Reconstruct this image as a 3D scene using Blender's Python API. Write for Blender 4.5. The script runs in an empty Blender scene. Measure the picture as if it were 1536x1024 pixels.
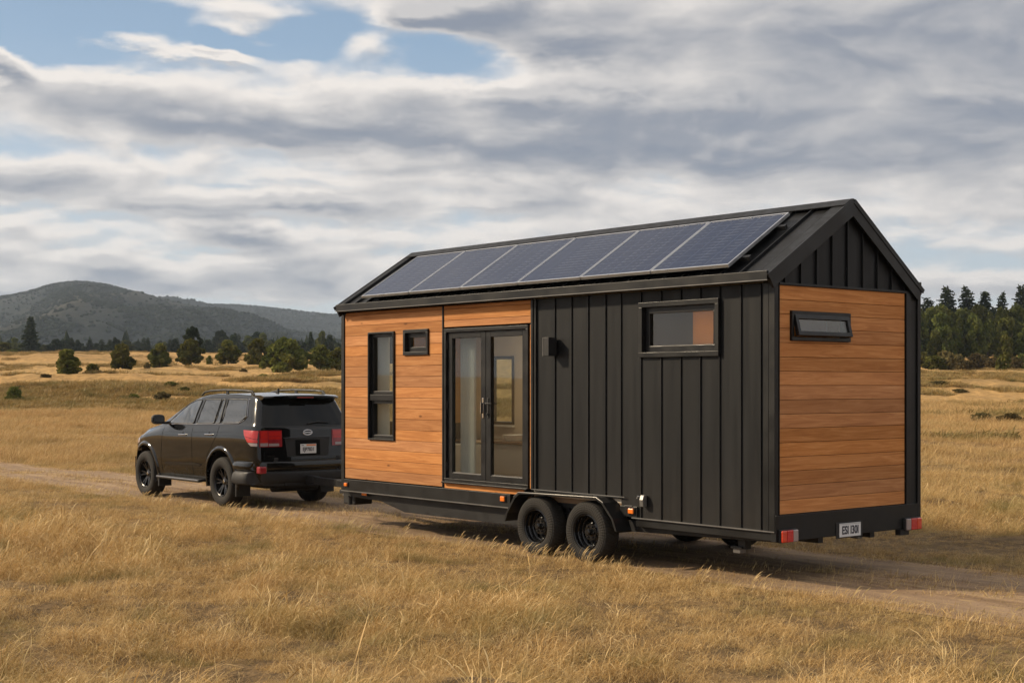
import bpy, bmesh, math, random
import numpy as np
from mathutils import Vector, Matrix

R = math.radians
random.seed(7)
rng = np.random.default_rng(7)
scene = bpy.context.scene
col = scene.collection

# ------------------------------------------------------------------ camera
HC = 2.09                                    # eye height above the track
cam_d = bpy.data.cameras.new('camera')
cam = bpy.data.objects.new('camera', cam_d)
col.objects.link(cam)
cam.location = (0, 0, HC)
cam.rotation_euler = (R(90), 0, 0)
cam_d.sensor_width = 36.0
cam_d.lens = 36.0 * 2138 / 1536
cam_d.shift_y = 65.0 / 1536
cam_d.clip_start = 0.1
cam_d.clip_end = 30000
scene.camera = cam

# ------------------------------------------------------------------ colour management
vs = scene.view_settings
vs.view_transform = 'Standard'
vs.look = 'None'
vs.exposure = 0.18
vs.gamma = 1.0
scene.display_settings.display_device = 'sRGB'
scene.cycles.max_bounces = 8
scene.cycles.transparent_max_bounces = 12
scene.cycles.volume_bounces = 0
scene.cycles.use_denoising = True
scene.cycles.sample_clamp_indirect = 6.0

# ------------------------------------------------------------------ sun
SUN_EL = R(30)
sdir = Vector((-0.984, 0.18, 0)).normalized()          # horizontal direction towards the sun
to_sun = Vector((sdir.x * math.cos(SUN_EL), sdir.y * math.cos(SUN_EL), math.sin(SUN_EL)))
sun_d = bpy.data.lights.new('sun', 'SUN')
sun_d.energy = 4.4
sun_d.angle = R(3.5)
sun_d.color = (1.0, 0.82, 0.58)
sun = bpy.data.objects.new('sun', sun_d)
col.objects.link(sun)
sun.rotation_euler = to_sun.to_track_quat('Z', 'Y').to_euler()

# ------------------------------------------------------------------ node helpers
class NT:
    def __init__(s, nt):
        s.nt = nt
    def n(s, t, **kw):
        nd = s.nt.nodes.new(t)
        for k, v in kw.items():
            setattr(nd, k, v)
        return nd
    def put(s, sock, v):
        if v is None:
            return
        if isinstance(v, bpy.types.NodeSocket):
            s.nt.links.new(v, sock)
        else:
            if sock.type == 'RGBA' and hasattr(v, '__len__') and len(v) == 3:
                v = (*v, 1.0)
            sock.default_value = v
    def m(s, op, a, b=None, c=None, clamp=False):
        nd = s.n('ShaderNodeMath', operation=op, use_clamp=clamp)
        s.put(nd.inputs[0], a); s.put(nd.inputs[1], b); s.put(nd.inputs[2], c)
        return nd.outputs[0]
    def vm(s, op, a, b=None, sc=None):
        nd = s.n('ShaderNodeVectorMath', operation=op)
        s.put(nd.inputs[0], a); s.put(nd.inputs[1], b)
        if sc is not None: s.put(nd.inputs['Scale'], sc)
        return nd.outputs['Value'] if op in ('LENGTH', 'DOT_PRODUCT', 'DISTANCE') else nd.outputs[0]
    def xyz(s, v):
        nd = s.n('ShaderNodeSeparateXYZ'); s.put(nd.inputs[0], v); return nd.outputs
    def comb(s, x, y, z=0.0):
        nd = s.n('ShaderNodeCombineXYZ'); s.put(nd.inputs[0], x); s.put(nd.inputs[1], y); s.put(nd.inputs[2], z)
        return nd.outputs[0]
    def mapr(s, v, a, b, c=0.0, d=1.0, smooth=True):
        nd = s.n('ShaderNodeMapRange', interpolation_type='SMOOTHSTEP' if smooth else 'LINEAR')
        s.put(nd.inputs[0], v)
        for i, q in enumerate((a, b, c, d)): s.put(nd.inputs[1 + i], q)
        return nd.outputs[0]
    def noise(s, v, scale, detail=4, rough=0.5, dist=0.0, out=0):
        nd = s.n('ShaderNodeTexNoise')
        s.put(nd.inputs['Vector'], v); nd.inputs['Scale'].default_value = scale
        nd.inputs['Detail'].default_value = detail; nd.inputs['Roughness'].default_value = rough
        nd.inputs['Distortion'].default_value = dist
        return nd.outputs[out]
    def mix(s, f, a, b, blend='MIX'):
        nd = s.n('ShaderNodeMix', data_type='RGBA', blend_type=blend)
        s.put(nd.inputs[0], f); s.put(nd.inputs[6], a); s.put(nd.inputs[7], b)
        return nd.outputs[2]
    def ramp(s, f, stops):
        nd = s.n('ShaderNodeValToRGB'); s.put(nd.inputs[0], f)
        el = nd.color_ramp.elements
        while len(el) < len(stops): el.new(0.5)
        for e, (p, c) in zip(el, stops):
            e.position = p; e.color = (*c, 1.0)
        return nd.outputs[0]
    def scalev(s, v, k):
        nd = s.n('ShaderNodeMapping'); s.put(nd.inputs[0], v); nd.inputs['Scale'].default_value = k
        return nd.outputs[0]
    def bump(s, h, strength=0.3, dist=0.01):
        nd = s.n('ShaderNodeBump'); s.put(nd.inputs['Height'], h)
        nd.inputs['Strength'].default_value = strength; nd.inputs['Distance'].default_value = dist
        return nd.outputs[0]

# ------------------------------------------------------------------ world: Nishita sky with a broken cloud deck
world = bpy.data.worlds.new('World')
scene.world = world
world.use_nodes = True
world.node_tree.nodes.clear()
W = NT(world.node_tree)
sky = W.n('ShaderNodeTexSky', sky_type='NISHITA', sun_disc=False)
sky.sun_elevation = SUN_EL
sky.sun_rotation = math.atan2(sdir.x, sdir.y)
sky.air_density = 1.0; sky.dust_density = 1.2; sky.ozone_density = 1.5

def sky_uv(px, py):                          # azimuth / elevation (degrees) of a direction
    u = (px - 768) / 2138; v = (577 - py) / 2138
    return math.degrees(math.atan(u)), math.degrees(math.atan(v / math.hypot(1, u)))

# cloud thickness field as a node group; d = unit direction
g = bpy.data.node_groups.new('cloud_thickness', 'ShaderNodeTree')
g.interface.new_socket('Dir', in_out='INPUT', socket_type='NodeSocketVector')
g.interface.new_socket('T', in_out='OUTPUT', socket_type='NodeSocketFloat')
G = NT(g)
gi = G.n('NodeGroupInput'); go = G.n('NodeGroupOutput')
dx, dy, dz = G.xyz(gi.outputs[0])
zc = G.m('ADD', G.m('MAXIMUM', dz, 0.0), 0.24)
q = G.comb(G.m('DIVIDE', dx, zc), G.m('DIVIDE', dy, zc), 0.0)
warpc = G.vm('SUBTRACT', G.noise(q, 2.2, 3, 0.5, out=1), (0.5, 0.5, 0.5))
q2 = G.vm('ADD', q, G.vm('SCALE', warpc, sc=0.30))
base = G.noise(G.scalev(q2, (0.75, 1.0, 1.0)), 3.6, 3, 0.45)
puff = G.noise(G.scalev(q2, (0.95, 1.0, 1.0)), 8.5, 7, 0.52, 0.2)
az = G.m('MULTIPLY', G.m('ARCTAN2', dx, dy), 57.2958)
el = G.m('MULTIPLY', G.m('ARCSINE', dz), 57.2958)
aze = G.comb(az, el)
wz = G.vm('MULTIPLY', G.vm('SUBTRACT', G.noise(G.scalev(aze, (0.30, 0.75, 1)), 1.0, 6, 0.58, out=1), (0.5, 0.5, 0.5)), (3.6, 1.5, 0))
aze = G.vm('ADD', aze, wz)
blobs = [  # centre px, radii px, weight: where the deck is thick or open
    (60, 40, 400, 74, -0.52), (330, 28, 240, 54, -0.36), (590, 60, 150, 38, -0.36), (900, 112, 150, 22, -0.22), (480, 70, 80, 18, -0.2), (700, 105, 60, 16, -0.1),
    (310, 12, 130, 18, 0.80), (350, 44, 80, 12, 0.7), (190, 60, 70, 15, 0.85), (700, 18, 110, 26, 0.66), (550, 70, 60, 20, 0.66), (0, 92, 24, 18, 0.72), (620, 18, 40, 14, .5), (830, 62, 100, 18, .40), (310, 82, 50, 7, .6), (400, 65, 40, 7, .5),
    (150, 118, 110, 16, 0.30), (80, 140, 110, 20, 0.2), (430, 92, 90, 14, 0.40), (330, 108, 140, 14, 0.2), (300, 165, 260, 26, 0.24), (560, 175, 300, 36, 0.22), (560, 130, 80, 16, 0.22), (860, 150, 150, 24, 0.26), (760, 215, 360, 34, 0.26), (60, 160, 90, 16, 0.04),
    (1250, 70, 300, 90, 0.26), (1250, 170, 420, 70, 0.12), (1490, 60, 200, 130, 0.22), (1060, 215, 380, 44, 0.14), (960, 30, 130, 30, 0.08), (1000, 120, 90, 24, -0.08), (1180, 180, 110, 18, -0.12), (1340, 215, 130, 14, -0.10), (1350, 120, 120, 14, -0.08),
    (300, 225, 420, 10, -0.14), (620, 255, 340, 9, -0.16), (60, 232, 200, 10, -0.20), (70, 268, 150, 18, 0.26), (200, 300, 60, 9, .14), (450, 305, 180, 13, 0.26), (250, 245, 110, 9, .16), (690, 300, 60, 9, .14), (800, 298, 90, 10, .12),
    (420, 282, 130, 6, -0.16), (200, 325, 260, 9, -0.16), (370, 346, 80, 9, 0.26), (580, 352, 50, 7, .14), (170, 388, 55, 12, 0.34), (380, 412, 170, 24, 0.34), (30, 432, 130, 16, 0.30), (40, 372, 60, 8, .16), (20, 340, 40, 7, .16), (470, 378, 90, 10, .12),
    (280, 372, 90, 10, -0.2), (330, 460, 460, 11, -0.46), (820, 280, 160, 10, -0.10), (1090, 265, 200, 10, -0.08), (1430, 310, 160, 14, 0.12), (1430, 350, 160, 14, -0.12), (1430, 392, 200, 14, -0.22), (1480, 425, 120, 13, 0.26), (1440, 448, 160, 8, -0.2),
]
acc = 0.0
for (bx, by, rx, ry, w) in blobs:
    a0, e0 = sky_uv(bx, by)
    v = G.vm('SUBTRACT', aze, (a0, e0, 0))
    v = G.vm('MULTIPLY', v, (1 / (rx / 2138 * 57.3), 1 / (ry / 2138 * 57.3), 0))
    d2 = G.vm('DOT_PRODUCT', v, v)
    e_ = G.m('EXPONENT', G.m('MULTIPLY', d2, -0.7))
    acc = G.m('MULTIPLY_ADD', e_, w, acc)
hzn = G.mapr(el, 0.0, 3.2, -0.11, 0.0)
acc = G.m('ADD', acc, hzn)
T = G.m('ADD', G.m('MULTIPLY_ADD', G.m('SUBTRACT', puff, 0.5), 0.52, G.m('MULTIPLY_ADD', G.m('SUBTRACT', base, 0.5), 0.84, 0.545)), acc)
G.put(go.inputs[0], T)

tc = W.n('ShaderNodeTexCoord')
dirv = W.vm('NORMALIZE', tc.outputs['Generated'])
def thick(v):
    nd = W.n('ShaderNodeGroup'); nd.node_tree = g; W.put(nd.inputs[0], v); return nd.outputs[0]
T0 = thick(dirv)
T1 = thick(W.vm('NORMALIZE', W.vm('ADD', dirv, (-0.005, 0.0, 0.007))))
cover = W.mapr(T0, 0.24, 0.60)
edge = W.m('MULTIPLY', W.m('SUBTRACT', T0, T1), 1.35)
edge = W.m('MINIMUM', W.m('MAXIMUM', edge, -0.22), 0.30)
tone = W.m('ADD', W.mapr(T0, 0.48, 0.94, 0.90, 0.38), edge)
tone = W.m('MINIMUM', W.m('MAXIMUM', tone, 0.20), 0.97)
ccol = W.ramp(tone, [(0.0, (0.15, 0.195, 0.275)), (0.36, (0.27, 0.29, 0.34)), (0.62, (0.49, 0.48, 0.485)), (0.95, (0.83, 0.775, 0.725))])
dzz = W.xyz(dirv)[2]
hz = W.mapr(dzz, 0.0, 0.16, 1.0, 0.0)
skyc = W.mix(0.72, sky.outputs[0], W.ramp(W.mapr(dzz, 0.0, 0.35, smooth=False), [(0.0, (7.2, 7.4, 7.4)), (0.3, (4.9, 5.9, 6.9)), (0.66, (2.6, 3.9, 5.5)), (1.0, (1.8, 2.7, 4.1))]))
cl10 = W.vm('SCALE', ccol, sc=10.0)
fin = W.mix(cover, skyc, cl10)
below = W.mapr(dzz, -0.03, 0.0)
fin = W.mix(below, (1.2, 0.9, 0.55), fin)
bg = W.n('ShaderNodeBackground'); W.put(bg.inputs[0], fin); bg.inputs[1].default_value = 0.1
wo = W.n('ShaderNodeOutputWorld'); W.nt.links.new(bg.outputs[0], wo.inputs[0])
world.cycles.sampling_method = 'MANUAL'
world.cycles.sample_map_resolution = 512

# ------------------------------------------------------------------ materials
M = {}
def mat(name):
    m = bpy.data.materials.new(name); m.use_nodes = True
    m.node_tree.nodes.clear()
    t = NT(m.node_tree); o = t.n('ShaderNodeOutputMaterial')
    M[name] = m
    return t, o
def pbsdf(t, o, base=(0.5, 0.5, 0.5), rough=0.5, metal=0.0, spec=0.5, coat=0.0, normal=None, coat_rough=0.05, coat_ior=1.5):
    b = t.n('ShaderNodeBsdfPrincipled')
    t.put(b.inputs['Base Color'], base); t.put(b.inputs['Roughness'], rough)
    t.put(b.inputs['Metallic'], metal); t.put(b.inputs['Specular IOR Level'], spec)
    t.put(b.inputs['Coat Weight'], coat); t.put(b.inputs['Coat Roughness'], coat_rough); b.inputs['Coat IOR'].default_value = coat_ior
    if normal is not None: t.put(b.inputs['Normal'], normal)
    t.nt.links.new(b.outputs[0], o.inputs[0])
    return b
def objco(t): return t.n('ShaderNodeTexCoord').outputs['Object']
def wpos(t): return t.n('ShaderNodeNewGeometry').outputs['Position']

def simple(name, base, rough=0.5, metal=0.0, spec=0.5, coat=0.0, var=0.0, vs_=6.0):
    t, o = mat(name)
    c = base
    r = rough
    if var:
        n = t.noise(objco(t), vs_, 5, 0.6)
        c = t.mix(n, tuple(x * (1 - var) for x in base), tuple(x * (1 + var) for x in base))
        r = t.mapr(n, 0.3, 0.7, max(0, rough - 0.1), min(1, rough + 0.1))
    pbsdf(t, o, c, r, metal, spec, coat)

# dark standing seam metal with faint dust streaks and oil-canning
def seam_metal(name, base):
    t, o = mat(name)
    oc = objco(t)
    st = t.noise(t.scalev(oc, (9, 9, 0.5)), 1.0, 5, 0.6)
    bl = t.noise(oc, 1.1, 3, 0.5)
    k = t.m('MULTIPLY', st, bl)
    c = t.mix(t.mapr(k, 0.15, 0.4), base, tuple(x * 1.4 for x in base))
    zz = t.xyz(oc)[2]
    dust = t.m('MULTIPLY', t.mapr(zz, 1.5, 0.4), t.noise(oc, 6, 5, 0.65))
    c = t.mix(t.m('MULTIPLY', dust, 0.13), c, (0.12, 0.09, 0.06))
    nrm = t.bump(t.noise(t.scalev(oc, (2.2, 2.2, 0.7)), 1.0, 2, 0.5), 0.35, 0.02)
    pbsdf(t, o, c, t.mapr(st, 0.3, 0.7, 0.40, 0.56), 0.0, 0.24, normal=nrm)
seam_metal('seam_metal', (0.0070, 0.0075, 0.0084))
seam_metal('roof_metal', (0.011, 0.0112, 0.012))
simple('trim_metal', (0.0085, 0.0085, 0.0087), 0.42, 0, 0.32, var=0.25, vs_=3)
simple('frame_metal', (0.008, 0.008, 0.0085), 0.38, 0, 0.35, var=0.2)
simple('chassis_paint', (0.012, 0.012, 0.013), 0.5, 0, 0.35, var=0.4, vs_=5)
simple('edge_metal', (0.16, 0.155, 0.15), 0.4, 0.3, 0.5, var=0.2)
simple('aluminium', (0.55, 0.56, 0.58), 0.35, 0.85, 0.5, var=0.1)
simple('chrome', (0.6, 0.6, 0.62), 0.12, 1.0)
simple('dark_void', (0.006, 0.006, 0.006), 0.9, 0, 0.1)
simple('black_plastic', (0.014, 0.014, 0.015), 0.55, 0, 0.4, var=0.25, vs_=9)
simple('interior_wall', (0.66, 0.58, 0.47), 0.8, var=0.05)
simple('interior_floor', (0.22, 0.14, 0.08), 0.5, var=0.2)
simple('cabinet_grey', (0.52, 0.51, 0.48), 0.5)
simple('dark_panel', (0.085, 0.062, 0.042), 0.6, var=0.1)
simple('cabinet_wood', (0.36, 0.17, 0.035), 0.5, var=0.15)
simple('white_ceramic', (0.8, 0.8, 0.78), 0.2)
simple('curtain_cloth', (0.50, 0.50, 0.47), 0.9, var=0.1)
simple('plate_white', (0.62, 0.63, 0.64), 0.35)
simple('plate_ink', (0.02, 0.02, 0.035), 0.5)
simple('plate_orange', (0.65, 0.22, 0.07), 0.45)
simple('amber_lens', (0.85, 0.20, 0.02), 0.2, coat=0.6)
simple('clear_lens', (0.30, 0.25, 0.25), 0.15, coat=0.6)

def lens(name, base):
    t, o = mat(name)
    oc = objco(t)
    rid = t.m('SINE', t.m('MULTIPLY', t.xyz(oc)[2], 420))
    c = t.mix(t.noise(oc, 14, 3, 0.5), tuple(x * 0.7 for x in base), tuple(min(1, x * 1.2) for x in base))
    pbsdf(t, o, c, 0.18, 0, 0.5, coat=0.8, normal=t.bump(rid, 0.3, 0.002))
lens('red_lens', (0.48, 0.012, 0.010))
lens('orange_lens', (0.62, 0.045, 0.012))
lens('dark_red_lens', (0.28, 0.01, 0.018))

t, o = mat('tyre_rubber')
oc = objco(t)
c = t.mix(t.noise(oc, 7, 5, 0.6), (0.010, 0.010, 0.010), (0.032, 0.028, 0.024))
xx, yy, zz = t.xyz(oc)
rad = t.m('SQRT', t.m('ADD', t.m('MULTIPLY', xx, xx), t.m('MULTIPLY', zz, zz)))
angl = t.m('ARCTAN2', zz, xx)
blk = t.m('SINE', t.m('ADD', t.m('MULTIPLY', angl, 62), t.m('MULTIPLY', t.m('ABSOLUTE', yy), 60)))
pbsdf(t, o, c, 0.8, 0, 0.3, normal=t.bump(t.m('ADD', blk, t.m('SINE', t.m('MULTIPLY', rad, 260))), 0.35, 0.006))
simple('rim_black', (0.012, 0.012, 0.013), 0.22, 0.4, 0.5, coat=0.3, var=0.2)
simple('rim_alloy', (0.05, 0.05, 0.052), 0.25, 0.8, 0.5)

# car paint
t, o = mat('car_paint')
oc = objco(t)
dust = t.m('MULTIPLY', t.mapr(t.xyz(oc)[2], 1.0, 0.4), t.noise(oc, 5, 6, 0.65))
c = t.mix(t.m('MULTIPLY', dust, 0.05), (0.002, 0.002, 0.0022), (0.10, 0.075, 0.05))
pbsdf(t, o, c, t.m('MULTIPLY_ADD', dust, 0.3, 0.14), 0.0, 0.15, coat=0.8, coat_rough=0.02, coat_ior=1.5, normal=t.bump(t.noise(oc, 2.1, 3, 0.5), 0.16, 0.02))
t, o = mat('car_glass')
pbsdf(t, o, (0.010, 0.012, 0.013), 0.03, 0, 0.9, coat=0.8, coat_rough=0.02)
t, o = mat('car_rear_glass')
pbsdf(t, o, (0.005, 0.006, 0.006), 0.04, 0, 0.25)

# window glass: thin pane
t, o = mat('window_glass')
ge = t.n('ShaderNodeNewGeometry'); ci_ = t.m('ABSOLUTE', t.vm('DOT_PRODUCT', ge.outputs['Normal'], ge.outputs['Incoming']))
fr_ = t.m('MULTIPLY_ADD', t.m('POWER', t.m('SUBTRACT', 1.0, ci_), 5.0), 0.87, 0.10)
tr = t.n('ShaderNodeBsdfTransparent'); tr.inputs[0].default_value = (0.80, 0.84, 0.82, 1)
gl = t.n('ShaderNodeBsdfGlossy'); gl.inputs['Roughness'].default_value = 0.015
mx = t.n('ShaderNodeMixShader'); t.nt.links.new(fr_, mx.inputs[0])
t.nt.links.new(tr.outputs[0], mx.inputs[1]); t.nt.links.new(gl.outputs[0], mx.inputs[2]); t.nt.links.new(mx.outputs[0], o.inputs[0])

# timber cladding: horizontal boards, colour per board, grain and knots
def timber(name, z0, pitch, ax, seed, light=1.0):
    t, o = mat(name)
    oc = objco(t)
    X, Y, Z = t.xyz(oc)
    L = X if ax == 'x' else Y
    bi = t.m('FLOOR', t.m('DIVIDE', t.m('SUBTRACT', Z, z0), pitch))
    wn = t.n('ShaderNodeTexWhiteNoise', noise_dimensions='1D'); t.put(wn.inputs['W'], t.m('ADD', bi, seed + 0.5))
    rnd, rc = wn.outputs['Value'], wn.outputs['Color']
    off = t.m('MULTIPLY', rnd, 37.0)
    gv = t.comb(t.m('ADD', L, off), t.m('MULTIPLY', Z, 16), off)
    n1 = t.noise(gv, 1.3, 7, 0.62, 1.2)
    n2 = t.noise(t.comb(t.m('MULTIPLY', t.m('ADD', L, off), 1.2), t.m('MULTIPLY', Z, 95), off), 3.0, 4, 0.6)
    bl = t.noise(t.comb(t.m('ADD', L, off), t.m('MULTIPLY', Z, 2.5), off), 1.7, 4, 0.6)
    def sc(c): return tuple(min(1, x * light) for x in c)
    c = t.ramp(n1, [(0.20, sc((0.30, 0.110, 0.032))), (0.5, sc((0.48, 0.200, 0.062))), (0.74, sc((0.61, 0.29, 0.105)))])
    c = t.mix(t.mapr(n2, 0.42, 0.85, 0.0, 0.20), c, sc((0.28, 0.10, 0.028)))
    c = t.mix(t.mapr(bl, 0.52, 0.85, 0.0, 0.38), c, sc((0.30, 0.115, 0.036)))
    hs = t.n('ShaderNodeHueSaturation'); t.put(hs.inputs['Color'], c)
    t.put(hs.inputs['Value'], t.mapr(rnd, 0, 1, 0.78, 1.12, smooth=False)); t.put(hs.inputs['Saturation'], t.mapr(t.xyz(rc)[1], 0, 1, 0.94, 1.02, smooth=False))
    c = hs.outputs[0]
    vo = t.n('ShaderNodeTexVoronoi'); vo.inputs['Scale'].default_value = 1.0; vo.inputs['Randomness'].default_value = 1.0
    t.put(vo.inputs['Vector'], t.comb(t.m('MULTIPLY', t.m('ADD', L, off), 2.2), t.m('MULTIPLY', Z, 5.2), off))
    kd = t.m('ADD', vo.outputs['Distance'], t.m('MULTIPLY', t.m('SUBTRACT', n1, 0.5), 0.10))
    keep = t.m('GREATER_THAN', t.xyz(vo.outputs['Color'])[0], 0.66)
    kn = t.m('MULTIPLY', t.mapr(kd, 0.035, 0.12, 1.0, 0.0), keep)
    c = t.mix(t.m('MULTIPLY', kn, 0.75), c, (0.10, 0.033, 0.010))
    # rain stains running down from the top edge
    pbsdf(t, o, c, t.mapr(n1, 0.3, 0.7, 0.68, 0.56), 0, 0.2, normal=t.bump(t.m('ADD', n2, n1), 0.25, 0.003))
PITCH = 0.1486
timber('timber_side', 0.72, PITCH, 'x', 3)
timber('timber_top', 0.72, PITCH, 'x', 41, 1.12)
timber('timber_rear', 0.746, PITCH, 'y', 77, 1.0)

# solar cells
t, o = mat('solar_cells')
oc = objco(t)
X, Y, Z = t.xyz(oc)
def lines(v, pitch, w):
    f_ = t.m('ABSOLUTE', t.m('SUBTRACT', t.m('FRACT', t.m('DIVIDE', v, pitch)), 0.5))
    return t.m('GREATER_THAN', f_, 0.5 - w)
ln = t.m('MAXIMUM', lines(X, 0.188, 0.028), lines(Y, 0.120, 0.030))
ln2 = t.m('MAXIMUM', lines(X, 0.047, 0.03), 0.0)
n = t.noise(oc, 9, 4, 0.6)
c = t.mix(n, (0.007, 0.014, 0.042), (0.012, 0.022, 0.062))
c = t.mix(t.m('MULTIPLY', ln2, 0.12), c, (0.15, 0.17, 0.2))
dsh = t.m('MULTIPLY', lines(Y, 0.060, 0.05), t.m('GREATER_THAN', t.noise(t.scalev(oc, (11, 0.1, 0.1)), 1.0, 1, 0.5), 0.52))
c = t.mix(t.m('MULTIPLY', dsh, 0.30), c, (0.25, 0.27, 0.3))
c = t.mix(t.m('MULTIPLY', ln, 0.26), c, (0.11, 0.14, 0.20))
pbsdf(t, o, c, t.mapr(t.noise(oc, 2.3, 4, 0.6), 0.3, 0.7, 0.10, 0.2), 0, 0.15, coat=0.0)

# ground
def field_colour(t, p):
    big = t.noise(p, 0.018, 5, 0.55)
    med = t.noise(p, 0.12, 5, 0.6)
    c = t.ramp(big, [(0.3, (0.39, 0.23, 0.085)), (0.5, (0.54, 0.33, 0.125)), (0.7, (0.44, 0.29, 0.11))])
    c = t.mix(t.mapr(med, 0.5, 0.72, 0.0, 0.7), c, (0.17, 0.125, 0.045))
    c = t.mix(t.mapr(t.noise(p, 0.055, 4, 0.6), 0.55, 0.75, 0.0, 0.55), c, (0.16, 0.15, 0.05))
    return c
t, o = mat('field_ground')
p = wpos(t)
far = field_colour(t, p)
tex = t.noise(t.scalev(p, (1.0, 0.35, 1.0)), 1.6, 8, 0.7)
far = t.mix(t.mapr(tex, 0.38, 0.62, 0.55, 0.0), far, (0.14, 0.09, 0.035))
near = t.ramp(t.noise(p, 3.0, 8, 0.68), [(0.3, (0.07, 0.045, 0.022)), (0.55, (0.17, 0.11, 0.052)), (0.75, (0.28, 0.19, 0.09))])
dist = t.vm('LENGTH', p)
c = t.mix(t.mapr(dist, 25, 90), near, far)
gh = t.m('ADD', t.noise(p, 0.9, 6, 0.65), t.m('MULTIPLY', t.noise(p, 12.0, 4, 0.6), 0.15))
pbsdf(t, o, c, 0.95, 0, 0.15, normal=t.bump(gh, 0.8, 0.35))

t, o = mat('road_dirt')
rc_ = objco(t)
X, Y, Z = t.xyz(rc_)
n1 = t.noise(t.scalev(rc_, (0.35, 2.2, 1)), 1.6, 8, 0.65)
n2 = t.noise(rc_, 22, 6, 0.7)
wob = t.m('MULTIPLY', t.m('SUBTRACT', t.noise(rc_, 0.5, 2, 0.5), 0.5), 0.4)
rut = t.mapr(t.m('ABSOLUTE', t.m('SUBTRACT', t.m('ABSOLUTE', t.m('ADD', Y, wob)), 0.95)), 0.18, 0.5, 1.0, 0.0)
c = t.ramp(n1, [(0.3, (0.13, 0.080, 0.044)), (0.5, (0.26, 0.170, 0.100)), (0.72, (0.44, 0.31, 0.19))])
c = t.mix(t.m('MULTIPLY', rut, 0.5), c, (0.25, 0.175, 0.115))
c = t.mix(t.mapr(t.noise(t.scalev(rc_, (0.8, 5.0, 1)), 3.0, 7, 0.7), 0.5, 0.68, 0.0, 0.65), c, (0.46, 0.32, 0.15))
c = t.mix(t.mapr(n2, 0.52, 0.72, 0.0, 0.55), c, (0.09, 0.06, 0.04))
pbsdf(t, o, c, 0.93, 0, 0.2, normal=t.bump(t.m('ADD', n2, t.m('MULTIPLY', n1, 3)), 0.6, 0.02))

# grass blades
def grass_mat(name, dark, mid, pale, green, gmul=1.0):
    t, o = mat(name)
    p = wpos(t)
    oi = t.n('ShaderNodeObjectInfo')
    at = t.n('ShaderNodeAttribute', attribute_name='h')
    br = t.n('ShaderNodeAttribute', attribute_name='r')
    h = at.outputs['Fac']
    big = t.noise(p, 0.33, 4, 0.6)
    mid_n = t.noise(p, 1.4, 4, 0.6)
    k = t.m('ADD', t.m('MULTIPLY', br.outputs['Fac'], 0.42), t.m('ADD', t.m('MULTIPLY', mid_n, 0.45), t.m('MULTIPLY', oi.outputs['Random'], 0.16)))
    c = t.ramp(k, [(0.2, dark), (0.48, mid), (0.8, pale)])
    c = t.mix(t.m('MULTIPLY', t.mapr(big, 0.50, 0.66), 0.6 * gmul), c, green)
    c = t.mix(t.m('MULTIPLY', t.mapr(t.noise(p, 1.1, 4, 0.65, 0.4), 0.52, 0.66), 0.65 * gmul), c, tuple(x * 0.8 for x in green))
    c = t.mix(t.mapr(t.noise(p, 0.7, 3, 0.6), 0.58, 0.74, 0.0, 0.5), c, (0.30, 0.15, 0.055))
    c = t.mix(t.mapr(h, 0.75, 1.0, 0.0, 0.45), c, pale)
    d = t.n('ShaderNodeBsdfPrincipled'); t.put(d.inputs['Base Color'], c); d.inputs['Roughness'].default_value = 0.6
    d.inputs['Specular IOR Level'].default_value = 0.25
    tl = t.n('ShaderNodeBsdfTranslucent'); t.put(tl.inputs[0], c)
    mx = t.n('ShaderNodeMixShader'); mx.inputs[0].default_value = 0.22
    t.nt.links.new(d.outputs[0], mx.inputs[1]); t.nt.links.new(tl.outputs[0], mx.inputs[2]); t.nt.links.new(mx.outputs[0], o.inputs[0])
grass_mat('dry_grass', (0.11, 0.062, 0.022), (0.53, 0.332, 0.115), (0.88, 0.67, 0.35), (0.20, 0.185, 0.052))
grass_mat('field_grass', (0.27, 0.160, 0.055), (0.51, 0.325, 0.125), (0.74, 0.54, 0.27), (0.28, 0.21, 0.07), 0.8)

grass_mat('rough_herb', (0.15, 0.098, 0.035), (0.30, 0.20, 0.068), (0.46, 0.32, 0.12), (0.17, 0.16, 0.05))

def leaf_mat(name, a, b, c3):
    t, o = mat(name)
    oi = t.n('ShaderNodeObjectInfo')
    br = t.n('ShaderNodeAttribute', attribute_name='r')
    n = t.noise(objco(t), 0.9, 3, 0.6)
    k = t.m('ADD', t.m('MULTIPLY', br.outputs['Fac'], 0.5), t.m('MULTIPLY', n, 0.5))
    c = t.ramp(k, [(0.25, a), (0.5, b), (0.78, c3)])
    hs = t.n('ShaderNodeHueSaturation'); t.put(hs.inputs['Color'], c)
    t.put(hs.inputs['Value'], t.mapr(oi.outputs['Random'], 0, 1, 0.7, 1.3, smooth=False))
    t.put(hs.inputs['Hue'], t.mapr(oi.outputs['Random'], 0, 1, 0.485, 0.51, smooth=False))
    c = hs.outputs[0]
    d = t.n('ShaderNodeBsdfDiffuse'); t.put(d.inputs[0], c)
    tl = t.n('ShaderNodeBsdfTranslucent'); t.put(tl.inputs[0], c)
    mx = t.n('ShaderNodeMixShader'); mx.inputs[0].default_value = 0.25
    t.nt.links.new(d.outputs[0], mx.inputs[1]); t.nt.links.new(tl.outputs[0], mx.inputs[2]); t.nt.links.new(mx.outputs[0], o.inputs[0])
leaf_mat('leaf_bush', (0.055, 0.064, 0.016), (0.115, 0.122, 0.030), (0.22, 0.20, 0.055))
leaf_mat('leaf_olive', (0.05, 0.06, 0.016), (0.11, 0.12, 0.03), (0.21, 0.20, 0.055))
leaf_mat('leaf_conifer', (0.018, 0.028, 0.014), (0.034, 0.048, 0.022), (0.07, 0.08, 0.035))
leaf_mat('leaf_wood', (0.042, 0.054, 0.018), (0.085, 0.098, 0.028), (0.165, 0.17, 0.048))
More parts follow.
